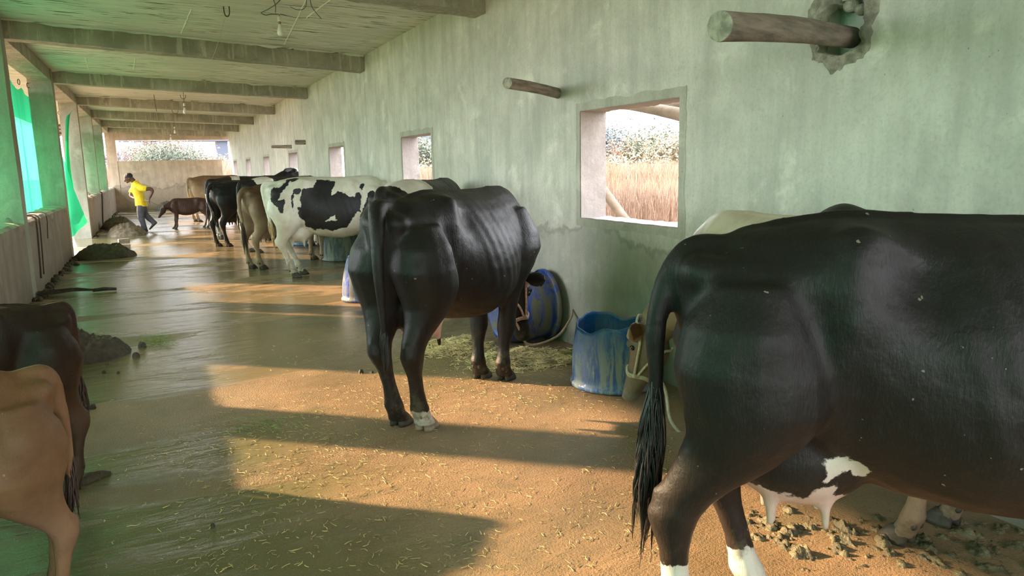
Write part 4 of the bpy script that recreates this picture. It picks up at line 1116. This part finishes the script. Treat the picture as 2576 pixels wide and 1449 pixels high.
# broken mortar around the hole
m = MB(); rings = []; NA = 90
for k in range(15):
    s_ = k/14; rr = []
    for j in range(NA):
        a = 2*PI*j/NA; ca, sa = math.cos(a), math.sin(a)
        q = (abs(ca)**4+abs(sa)**4)**-.25; ri = (.115 if sa < 0 or ca > 0 else .135)*q*(1+.16*noise.noise(Vector((ca*3, sa*3, 2))))
        ro = (.19+.07*(sa > 0)*abs(sa))*(1+.22*noise.noise(Vector((ca*1.8, sa*1.8, 7)))+.10*noise.noise(Vector((ca*7, sa*7, 7))))
        r = ri+(max(ro, ri+.02)-ri)*s_; y_, z_ = 2.64+r*ca, 2.11+r*sa
        hgt = .016*(1-s_**3)+.020*noise.fractal(Vector((y_*22, z_*22, 1)), .7, 2, 4)*(1-s_**2)
        x_ = 3.051-max(.0, hgt) if 0 < k < 14 else (3.10 if k == 0 else 3.055)
        rr.append(Vector((x_, y_, z_)))
    rings.append(rr)
m.loft(rings, cap=False)
for (yy, zz, r) in ((2.60, 2.215, .035), (2.54, 2.185, .028)):
    m.ball((3.075, yy, zz), (.04, r*1.3, r), 10, 7)
struct(m.obj('broken_mortar', MAT['mortar'], None, True))

# ------------------------------------------------------------------ bulbs, hooks, wires on the ceiling
def bulb(px, py, y, label, s=1.0, cord=.22):
    d = R3@np.array([px-CX, -(py-CY), -FPX]); p = CAM+d*(y/d[1]); zceil = zc(p[0])
    root = empty('light_bulb', (p[0], p[1], p[2])); h = (zceil-p[2])/s; root.scale = (s, s, s)
    m = MB(); lathe(m, [(.001, -.047, 0), (.014, -.045, 0), (.024, -.037, 0), (.030, -.022, 0), (.031, -.008, 0), (.027, .012, 0), (.020, .035, 0), (.016, .055, 0), (.0135, .066, 0)], 24); m.obj('bulb', MAT['plastic_white'], root, True)
    m = MB(); lathe(m, [(.0135, .064, 0), (.0135, .092, 0)], 16); m.obj('cap', MAT['brass'], root, True)
    m = MB(); lathe(m, [(.017, .088, 0), (.019, .10, 0), (.017, .135, 0), (.008, .142, 0)], 16); m.obj('holder', MAT['plastic_white'], root, True)
    m = MB(); m.tube([(0, 0, .14), (.003, 0, (h+.14)/2), (-.004, 0, h+.004)], .004, 6); m.obj('cord', MAT['ropedark'], root)
    tag(root, label, 'light bulb', 'light bulbs hanging from the slab'); return p
bulb(705, 78, 9.0, 'white light bulb hanging nearest the camera among loose wires', 1.15)
bulb(465, 280, 17.4, 'white light bulb hanging in the third bay, second from the camera', 1.2)
bulb(440, 332, 27.2, 'white light bulb hanging in front of the last but one beam', 1.2)
bulb(430, 349, 32.0, 'faint white light bulb hanging nearest the far opening', 1.2)
def ceil_pt(px, py, drop=0.0):
    p = None; y = 3.0
    d = R3@np.array([px-CX, -(py-CY), -FPX])
    # intersect with sloped ceiling
    lo, hi = 0.0, 1.0
    t = (3.19+3.05*.032-HC-drop)/(d[2]+.032*d[0]); return Vector(CAM+d*t)
def wire(name, label, pts, r=.004, mat='wire', cat='wire', group=None):
    m = MB(); m.tube(bez(pts, 6), r, 6); return tag(m.obj(name, MAT[mat], None, True), label, cat, group)
b1 = ceil_pt(700, 6, .02)
wire('electric_wire', 'black wire looping from the near bulb toward the left', [ceil_pt(705, 0, .0), ceil_pt(692, 12, .03), ceil_pt(672, 25, .03), ceil_pt(657, 32, .02), ceil_pt(668, 38, .05), ceil_pt(680, 36, .03), ceil_pt(700, 36, .01)])
wire('electric_wire', 'black wire running right along the slab from the near bulb', [ceil_pt(705, 36, .01), ceil_pt(725, 40, .0), ceil_pt(750, 45, .0), ceil_pt(778, 44, .0)])
wire('electric_wire', 'thin wire hanging in a loop right of the near bulb', [ceil_pt(730, 17, .0), ceil_pt(745, 24, .03), ceil_pt(760, 24, .04), ceil_pt(770, 15, .02), ceil_pt(771, -4, .0)], .003)
wire('electric_wire', 'black wire end dangling at the right of the wire tangle', [ceil_pt(780, -4, .0), ceil_pt(784, 16, .03), ceil_pt(795, 32, .05), ceil_pt(808, 47, .06)], .004)
wire('electric_wire', 'short bent wire above the near bulb cord', [ceil_pt(688, 0, .0), ceil_pt(693, 14, .03), ceil_pt(693, 32, .04)], .004)
def staple(px, py, label, s=1.0):
    a = ceil_pt(px-7*s, py, 0); b = ceil_pt(px+7*s, py, 0); h = .10*s
    wire('ceiling_hook', label, [a+Vector((0, 0, .02)), a-Vector((-.003, 0, h*.6)), a.lerp(b, .3)-Vector((0, 0, h)), a.lerp(b, .75)-Vector((0, 0, h)), b-Vector((0, 0, h*.6)), b+Vector((0, 0, .02))], .006, 'ropedark', 'hook')
staple(569, 16, 'rusty steel loop hanging from the slab left of the near bulb')
staple(460, 238, 'small rusty steel loop on the third bay slab', .9)
staple(440, 276, 'tiny steel loop above the second bulb', 1.0)
wire('hanging_string', 'thin string hanging from the slab in front of the nearest full beam', [ceil_pt(566, 45, .01), ceil_pt(552, 95, .10), Vector(on_plane(535, 145, 1, 10.9)), Vector(on_plane(515, 168, 1, 11.4))], .0025, 'ropepale', 'string')
wire('hanging_string', 'dark string hanging across the fourth beam', [ceil_pt(387, 238, 0), Vector(on_plane(390, 258, 1, 19.5)), Vector(on_plane(394, 280, 1, 19.6))], .006, 'ropedark', 'string')
# cement drips on slab joints
for i, ((ax, ay), (bx, by)) in enumerate([((770, 0), (715, 112)), ((843, -10), (770, 45)), ((482, 22), (455, 85)), ((215, 142), (222, 175)), ((340, 148), (336, 175))]):
    a = ceil_pt(ax, ay); b_ = ceil_pt(bx, by); m = MB(); pts = [a.lerp(b_, k/14) for k in range(15)]
    m.tube([p+Vector((noise.noise(Vector((k*.9, i, 0)))*.012, 0, 0)) for k, p in enumerate(pts)], [.006+.005*abs(noise.noise(Vector((k*1.3, i, 5)))) for k in range(15)], 6)
    struct(m.obj('trim_%d' % (60+i), MAT['drip']))

# ------------------------------------------------------------------ green nets and cloths on the left
def sheet(name, label, grid, mat, cat='shade net', group=None, thick=.002, parent=None):
    """grid: rows of world points; interpolated smoothly"""
    nu, nv = 26, 26
    rows = [bez(r, max(1, nu//(len(r)-1))) for r in grid]; cols = list(zip(*rows)); fine = [bez(c, max(1, nv//(len(grid)-1))) for c in cols]
    v = []; f = []; n = len(fine[0]); k = len(fine)
    for c in fine: v += c
    for i in range(k-1):
        for j in range(n-1):
            a = i*n+j; f.append((a, a+1, a+n+1, a+n))
    o = mesh_obj(name, v, f, mat, parent, True)
    if label: tag(o, label, cat, group)
    return o
def curtain(label, y0, y1, ztop, zbot, x=-1.86, group=None, sag=.10, amp=.03, seed=0, droop=0):
    n = 60; m = 30; v = []; f = []
    for i in range(n+1):
        t = i/n; y = y0+(y1-y0)*t; zt = ztop-sag*abs(math.sin(t*PI*3))*.5-sag*.3*t-droop*t*t
        for j in range(m+1):
            s_ = j/m; z = zt+(zbot-zt)*s_
            q = noise.noise(Vector((y*2.2, s_*.6, seed)))*amp*(.5+s_)+noise.noise(Vector((y*6, s_*1.3, seed+4)))*amp*.35
            v.append((x+q, y+.04*math.sin(s_*2+seed)*s_, z))
    for i in range(n):
        for j in range(m):
            a = i*(m+1)+j; f.append((a, a+1, a+m+2, a+m+1))
    o = mesh_obj('shade_net', v, f, MAT['net'], None, True); return tag(o, label, 'shade net', group)
G = 'green shade nets over the left openings'
curtain('green shade net glowing in the opening between the two nearest pillars', 12.9, 16.25, 3.0, .70, -1.87, G, .16, .05, 1)
curtain('green shade net edge behind the third pillar', 23.4, 24.55, 2.75, .75, -1.86, G, .06, .02, 2)
curtain('green shade net edge behind the fourth pillar', 28.2, 29.25, 2.9, .75, -1.86, G, .06, .02, 3)
curtain('green shade net edge in the last far opening', 31.9, 33.0, 2.9, .75, -1.86, G, .06, .02, 4)
curtain('green shade net in the opening beside the big dung heap', 8.0, 10.5, 3.1, .75, -1.87, G, .10, .04, 5)
curtain('green shade net in the opening beside the two calves', 1.9, 4.62, 2.6, .70, -1.87, G, .10, .04, 6, 1.15)
curtain('added unseen green net behind the camera, giving green light', -2.8, 1.45, 3.1, .70, -1.87, G, .10, .04, 7)  # out of view, put in to send green light into the shed
# loose net: hangs from the third pillar, one corner swept inside through the doorway
def pp(px, py, y): return Vector(on_plane(px, py, 1, y))
sheet('loose_net', 'loose green net hanging down into the doorway gap between the half walls',
    [[pp(152, 385, 17.6), pp(160, 400, 17.4), pp(168, 420, 17.3)], [pp(158, 460, 17.5), pp(172, 470, 17.3), pp(184, 470, 17.2)], [pp(160, 520, 17.5), pp(182, 530, 17.2), pp(200, 510, 17.1)],
     [pp(165, 550, 17.6), pp(190, 552, 17.3), pp(214, 545, 17.2)], [pp(170, 570, 17.7), pp(196, 572, 17.5), pp(219, 560, 17.3)], [pp(175, 590, 17.8), pp(184, 595, 17.7), pp(196, 580, 17.6)]], MAT['net'])
sheet('gathered_net', 'narrow gathered green net tied to the top of the third pillar',
    [[pp(168, 292, 19.6), pp(176, 285, 19.5), pp(183, 277, 19.5)], [pp(165, 305, 19.7), pp(170, 300, 19.55), pp(175, 297, 19.6)], [pp(164, 360, 19.8), pp(168, 362, 19.6), pp(173, 360, 19.7)],
     [pp(165, 430, 19.8), pp(170, 430, 19.6), pp(178, 425, 19.7)], [pp(168, 480, 19.8), pp(178, 478, 19.6), pp(186, 470, 19.7)]], MAT['net'])
for i, (px, py, lab) in enumerate([(47, 206, 'curtain ring on the green net, left of three'), (70, 215, 'curtain ring on the green net, middle of three'), (88, 216, 'curtain ring on the green net, right of three'), (151, 284, 'lone curtain ring in the gap beyond the second pillar')]):
    p = Vector(on_plane(px, py, 0, -1.8)) if i < 3 else pp(px, py, 20.2)
    m = MB(); R_ = .042; m.tube([p+Vector((.01*math.cos(a), R_*math.cos(a), R_*math.sin(a))) if i < 3 else p+Vector((R_*math.cos(a), 0, R_*math.sin(a))) for a in [2*PI*k/20 for k in range(21)]], .006, 6, False)
    tag(m.obj('curtain_ring', MAT['ropedark'], None, True), lab, 'ring', 'curtain rings')
# ropes over the left half wall
def wallrope(label, px, py0, py1, r=.007, mat='ropedark', off=.012, name='rope', over=.22, lean=0):
    top = Vector(on_plane(px, py0, 0, XL)); bot = Vector(on_plane(px+lean, py1, 0, XL)); y = top.y
    pts = [Vector((XL-over, y-.35, SILL+.03)), Vector((XL-.12, y-.05, SILL+.035)), Vector((XL+.0, y, SILL+.02)), Vector((XL+off+.012, y+.01, SILL-.08)), Vector((XL+off+.01, (y+bot.y)/2, (SILL+bot.z)/2)), Vector((XL+off, bot.y, bot.z))]
    wire(name, label, pts, r, mat, 'rope')
wallrope('brown rope doubled over the near half wall, left strand', 84, 548, 700, .011, lean=17)
wallrope('brown rope doubled over the near half wall, right strand', 92, 546, 690, .009, lean=16)
wallrope('thin green rope hanging over the near half wall beside the brown ropes', 112, 545, 600, .007, 'ropedark', lean=6)
wallrope('rope hanging down the far half wall', 254, 487, 572, .02, lean=4)
m = MB(); p = Vector(on_plane(30, 546, 0, -1.60)); m.tube([p+Vector((0, -.25, .0)), p+Vector((0, .35, -.0))], .016, 8); tag(m.obj('plastic_tube', MAT['grassgreen'], None, True), 'pale green plastic tube lying on the near half wall', 'tube')
for i, (px, py, rr) in enumerate([(20, 535, .05), (221, 487, .07), (252, 482, .05)]):
    p = Vector(on_plane(px, py+6, 0, -1.60)); o = heap('stone', ['dark stone on the near half wall by the first pillar', 'stone lying on the near end of the far half wall', 'small stone on the far half wall above the rope'][i], p.x, p.y, rr, rr, rr*1.2, MAT['brick'], 0, .5, 24, 'stone', None, 50+i)
    o.location.z = SILL+.004
# tether from the middle cow to the wall ring
a = midH(.29, -.13, 0); a = C2W(midcow, a)
wire('tether_rope', 'pink tether rope sagging from the muzzle of the glossy black cow to the wall', [a, a+Vector((.06, -.02, -.05)), Vector((2.55, 5.05, .10)), Vector((2.80, 5.05, .13)), Vector((2.97, 5.12, .24)), Vector((3.046, 5.2, .30))], .010, 'rope', 'rope')
a = C2W(jerseycow, jerH(.29, -.13, -.02)); wire('tether_rope', 'pale rope end hanging from the halter of the fawn cow', [a, a+Vector((.02, -.05, -.08)), a+Vector((.0, -.12, -.22)), a+Vector((.05, -.16, -.30)), a+Vector((.12, -.16, -.30))], .010, 'ropepale', 'rope')

# ------------------------------------------------------------------ outside
def blob_tree(label, x, y, h, r, mat, seed, trunkh=.20, n=900, leaf=.16, group='trees beyond the shed', bare=False):
    rg = random.Random(seed); root = empty('tree', (x, y, -.14)); m = MB(); tips = []
    def branch(p, d, L, rad, dep):
        q = p+d*L; mid = (p+q)/2+Vector((rg.uniform(-1, 1), rg.uniform(-1, 1), 0))*L*.08
        m.tube([p, mid, q], [rad, rad*.85, rad*.65], 6)
        if dep == 0: tips.append(q); return
        for k in range(3 if dep > 1 else 3):
            nd = (d+Vector((rg.uniform(-.8, .8), rg.uniform(-.8, .8), rg.uniform(-.1, .6)))).normalized(); branch(q, nd, L*rg.uniform(.6, .8), rad*.6, dep-1)
    branch(Vector((0, 0, 0)), Vector((rg.uniform(-.1, .1), rg.uniform(-.1, .1), 1)).normalized(), h*trunkh, h*.028, 3 if not bare else 4)
    m.obj('trunk', MAT['bark'], root)
    if not bare:
        m = MB()
        cl = [Vector((t.x*1.0, t.y*1.0, t.z)) for t in tips]
        leaf *= .55
        for i in range(int(n*4.2)):
            c = rg.choice(cl); s_ = h*.10*r
            p = Vector((c.x*1.25, c.y*1.25, c.z*rg.uniform(.55, 1.12)))+Vector((rg.gauss(0, s_*1.5), rg.gauss(0, s_*1.5), rg.gauss(0, s_)))
            if p.z < h*.08: continue
            a = rg.uniform(0, 2*PI); b_ = rg.uniform(-1, 1); u = Vector((math.cos(a), math.sin(a), b_)).normalized()*leaf*rg.uniform(.5, 1.3); w_ = u.cross(Vector((rg.uniform(-1, 1), rg.uniform(-1, 1), rg.uniform(-1, 1)))).normalized()*leaf*.5
            m.add([p-u, p+w_, p+u, p-w_], [(0, 1, 2, 3)])
        m.obj('foliage', mat, root)
    tag(root, label, 'tree', group)
# seen through the nearest window: rays from (0,0) with y/x from 1.27 to 1.55
def tw(px, dist, h, r, mat, seed, label, **k):
    d = R3@np.array([px-CX, -(400-CY), -FPX]); d = d/np.hypot(d[0], d[1]); blob_tree(label, d[0]*dist, d[1]*dist, h, r, MAT[mat], seed, **k)
tw(1530, 62, 6.6, 1.0, 'leafblue', 11, 'dark blue-green tree at the left of the nearest window view', leaf=.20, n=2400)
tw(1575, 66, 6.0, .9, 'leafblue', 12, 'dark tree behind the bare-topped one in the nearest window view', leaf=.19, n=1800)
tw(1615, 50, 5.0, 1.0, 'leafdry', 13, 'reddish half-bare tree in the middle of the nearest window view', leaf=.16, n=900)
tw(1665, 48, 5.4, 1.1, 'leafgreen', 14, 'green tree at the right of the nearest window view', leaf=.20, n=1300)
tw(1700, 44, 5.2, 1.0, 'leafpale', 15, 'pale tree cut off by the right side of the nearest window', leaf=.18, n=1100)
tw(1545, 36, 2.6, 1.2, 'leafpale', 16, 'low pale bush under the dark tree in the nearest window view', leaf=.16, n=900, trunkh=.2)
tw(1630, 38, 2.2, 1.2, 'leafgreen', 17, 'low green bush in the middle of the nearest window view', leaf=.16, n=800, trunkh=.2)
tw(1060, 52, 5.5, 1.1, 'leafgreen', 18, 'green tree seen through the second window', leaf=.16, n=2000)
tw(1072, 40, 2.8, 1.2, 'leafpale', 19, 'pale bush seen through the second window', leaf=.16, n=700, trunkh=.2)
def tf(px, dist, h, r, mat, seed, label, **k):
    d = R3@np.array([px-CX, -(380-CY), -FPX]); d = d/np.hypot(d[0], d[1]); blob_tree(label, d[0]*dist, d[1]*dist, h, r, MAT[mat], seed, **k)
tf(318, 50, 6.0, .9, 'leafdry', 21, 'bare dark-branched tree at the left of the far opening', bare=True)
tf(352, 66, 6.0, 1.0, 'leafdry', 22, 'orange-leaved tree right of the bare tree in the far opening', leaf=.16, n=1600)
tf(400, 60, 5.6, 1.0, 'leafgreen', 23, 'grey-green tree in the middle of the far opening', leaf=.16, n=2000)
tf(435, 68, 6.6, 1.0, 'leafdry', 24, 'brown tree behind the middle of the far opening', leaf=.16, n=1600)
tf(470, 64, 5.0, 1.0, 'leafgreen', 25, 'green tree right of the middle in the far opening', leaf=.16, n=1600)
tf(520, 58, 3.6, 1.1, 'leafdry', 26, 'reddish bush at the right of the far opening', leaf=.18, n=900, trunkh=.2)
tf(545, 72, 4.4, 1.1, 'leafpale', 27, 'pale bush farthest right in the far opening', leaf=.2, n=800, trunkh=.2)
for k, (px, dist, h, mat) in enumerate([(1505, 95, 6.5, 'leafblue'), (1560, 100, 8.5, 'leafblue'), (1600, 92, 7.0, 'leafgreen'), (1640, 98, 8.0, 'leafblue'), (1690, 90, 7.5, 'leafdry'), (1730, 95, 8.0, 'leafgreen'), (1075, 95, 7.5, 'leafblue')]):
    tw(px, dist, h, 1.25, mat, 60+k, 'hazy tree of the far tree line seen through the right windows', leaf=.34, n=1500, trunkh=.12, group='far tree line outside the right wall')
for k, (px, dist, h, mat) in enumerate([(300, 105, 3.6, 'leafpale'), (345, 110, 4.6, 'leafdry'), (385, 100, 7.0, 'leafpale'), (425, 108, 8.0, 'leafgreen'), (465, 100, 6.0, 'leafdry'), (505, 105, 5.0, 'leafpale'), (550, 100, 5.0, 'leafdry')]):
    tf(px, dist, h, 1.3, mat, 80+k, 'hazy tree of the far tree line seen through the end opening', leaf=.32, n=1500, trunkh=.12, group='far tree line beyond the end wall')
# dry grass
m = MB()
def blade(x, y, h, z0=-.14):
    a = rng.uniform(0, PI); w_ = rng.uniform(.006, .014)*(1+h); lx, ly = rng.gauss(0, .16)*h, rng.gauss(0, .16)*h
    dx, dy = math.cos(a)*w_, math.sin(a)*w_
    m.add([(x-dx, y-dy, z0), (x+dx, y+dy, z0), (x+dx*.6+lx*.45, y+dy*.6+ly*.45, z0+h*.6), (x-dx*.6+lx*.45, y-dy*.6+ly*.45, z0+h*.6), (x+lx, y+ly, z0+h)], [(0, 1, 2, 3), (3, 2, 4)])
for i in range(22000):
    dist = 7.5+26*rng.random()**1.3; px = rng.uniform(1490, 1730) if rng.random() < .85 else rng.uniform(1040, 1095)
    if px < 1200: dist += 8
    d = R3@np.array([px-CX, -(400-CY), -FPX]); d = d/np.hypot(d[0], d[1])
    blade(d[0]*dist, d[1]*dist, rng.uniform(.5, 1.35)*(1 if dist < 22 else 1.3))
for i in range(7000):
    dist = rng.uniform(40, 56); px = rng.uniform(270, 580); d = R3@np.array([px-CX, -(400-CY), -FPX]); d = d/np.hypot(d[0], d[1])
    blade(d[0]*dist, d[1]*dist, rng.uniform(1.4, 2.4))
tag(m.obj('dry_grass', MAT['grassdry']), 'field of tall dry reddish grass outside the windows', 'grass', None, 'stuff')
# poles of the lean-to outside the nearest window
def outpole(label, a, b, r0, r1, seed):
    return log(label, a, b, r0, r1, 'outdoor_pole', .01, 'woodout', seed, 0.02)
outpole('pale slanting roof pole crossing the top of the nearest window', Vector(on_plane(1560, 262, 0, 3.55)), Vector(on_plane(1760, 300, 0, 3.75)), .035, .055, 7)
outpole('thinner roof pole above the slanting one at the top of the nearest window', Vector(on_plane(1640, 272, 0, 4.1)), Vector(on_plane(1760, 258, 0, 4.0)), .03, .035, 8)
outpole('leaning prop pole at the lower left of the nearest window', Vector((3.60, 5.89, 1.47)), Vector((4.61, 5.35, -.14)), .042, .045, 9)
# far road bridge and striped awning
d = R3@np.array([515-CX, -(380-CY), -FPX]); d = d/np.hypot(d[0], d[1])
root = empty('road_bridge', (d[0]*150, d[1]*150, -.14)); m = MB(); m.box((-14, -2, 7.2), (60, 2, 8.6)); m.obj('deck', MAT['farbridge'], root)
m = MB(); m.box((2, -1.2, 0), (4, 1.2, 7.2)); m.obj('pier', MAT['farbridge'], root); m = MB(); m.box((-10, -1.2, 0), (-8, 1.2, 7.2)); m.obj('pier', MAT['farbridge'], root)
tag(root, 'grey-blue road bridge far beyond the trees in the far opening', 'bridge')
t = NT('striped_cloth'); p = t.pos(); wv = t.n('ShaderNodeTexWave', dict(wave_type='BANDS', bands_direction='Z'), Vector=p, Scale=1.35).outputs['Fac']
c = t.mix(t.ramp(wv, .80, .84), (.75, .70, .66), (.38, .10, .14)); c = t.mix(t.ramp(wv, .06, .02), c, (.14, .10, .22)); MAT['stripe'] = t.done(c, .8)
sheet('striped_awning', 'red and white striped awning glimpsed outside beyond the second pillar', [[pp(140, 318, 25), pp(150, 312, 25.2), pp(172, 306, 25.6)], [pp(140, 332, 24.8), pp(152, 328, 25), pp(172, 322, 25.4)], [pp(140, 346, 24.6), pp(155, 342, 24.8), pp(172, 338, 25.2)]], MAT['stripe'], 'awning')

# ------------------------------------------------------------------ light
w = bpy.data.worlds.new('sky'); scn.world = w; w.use_nodes = True; nt = w.node_tree; bg = nt.nodes['Background']
tc = nt.nodes.new('ShaderNodeTexCoord'); sp = nt.nodes.new('ShaderNodeSeparateXYZ'); nt.links.new(tc.outputs['Generated'], sp.inputs[0])
mr = nt.nodes.new('ShaderNodeMapRange'); nt.links.new(sp.outputs[2], mr.inputs[0]); mr.inputs[1].default_value = -.1; mr.inputs[2].default_value = .7
mx = nt.nodes.new('ShaderNodeMix'); mx.data_type = 'RGBA'; nt.links.new(mr.outputs[0], mx.inputs[0])
mx.inputs[6].default_value = (.97, .96, 1.0, 1); mx.inputs[7].default_value = (.86, .93, 1.0, 1)
nt.links.new(mx.outputs[2], bg.inputs[0]); bg.inputs[1].default_value = SKY = 6.0
sl = bpy.data.lights.new('sun', 'SUN'); sl.energy = 11.5; sl.angle = math.radians(1.2); sl.color = (1, .70, .42)
so = bpy.data.objects.new('sun', sl); COL.objects.link(so)
el = math.radians(22.3); az = math.radians(-41)
dr = Vector((math.cos(az)*math.cos(el), math.sin(az)*math.cos(el), -math.sin(el)))
so.rotation_euler = dr.to_track_quat('-Z', 'Y').to_euler(); so.location = (-6, 8, 6)

scn.view_settings.view_transform = 'Standard'; scn.view_settings.look = 'None'; scn.view_settings.gamma = 1; scn.view_settings.exposure = 0.80
scn.view_settings.use_curve_mapping = False
scn.render.engine = 'CYCLES'; cy = scn.cycles
cy.max_bounces = 10; cy.diffuse_bounces = 6; cy.glossy_bounces = 4; cy.transmission_bounces = 6; cy.transparent_max_bounces = 12
cy.sample_clamp_indirect = 8; cy.use_denoising = True; cy.caustics_reflective = False; cy.caustics_refractive = False
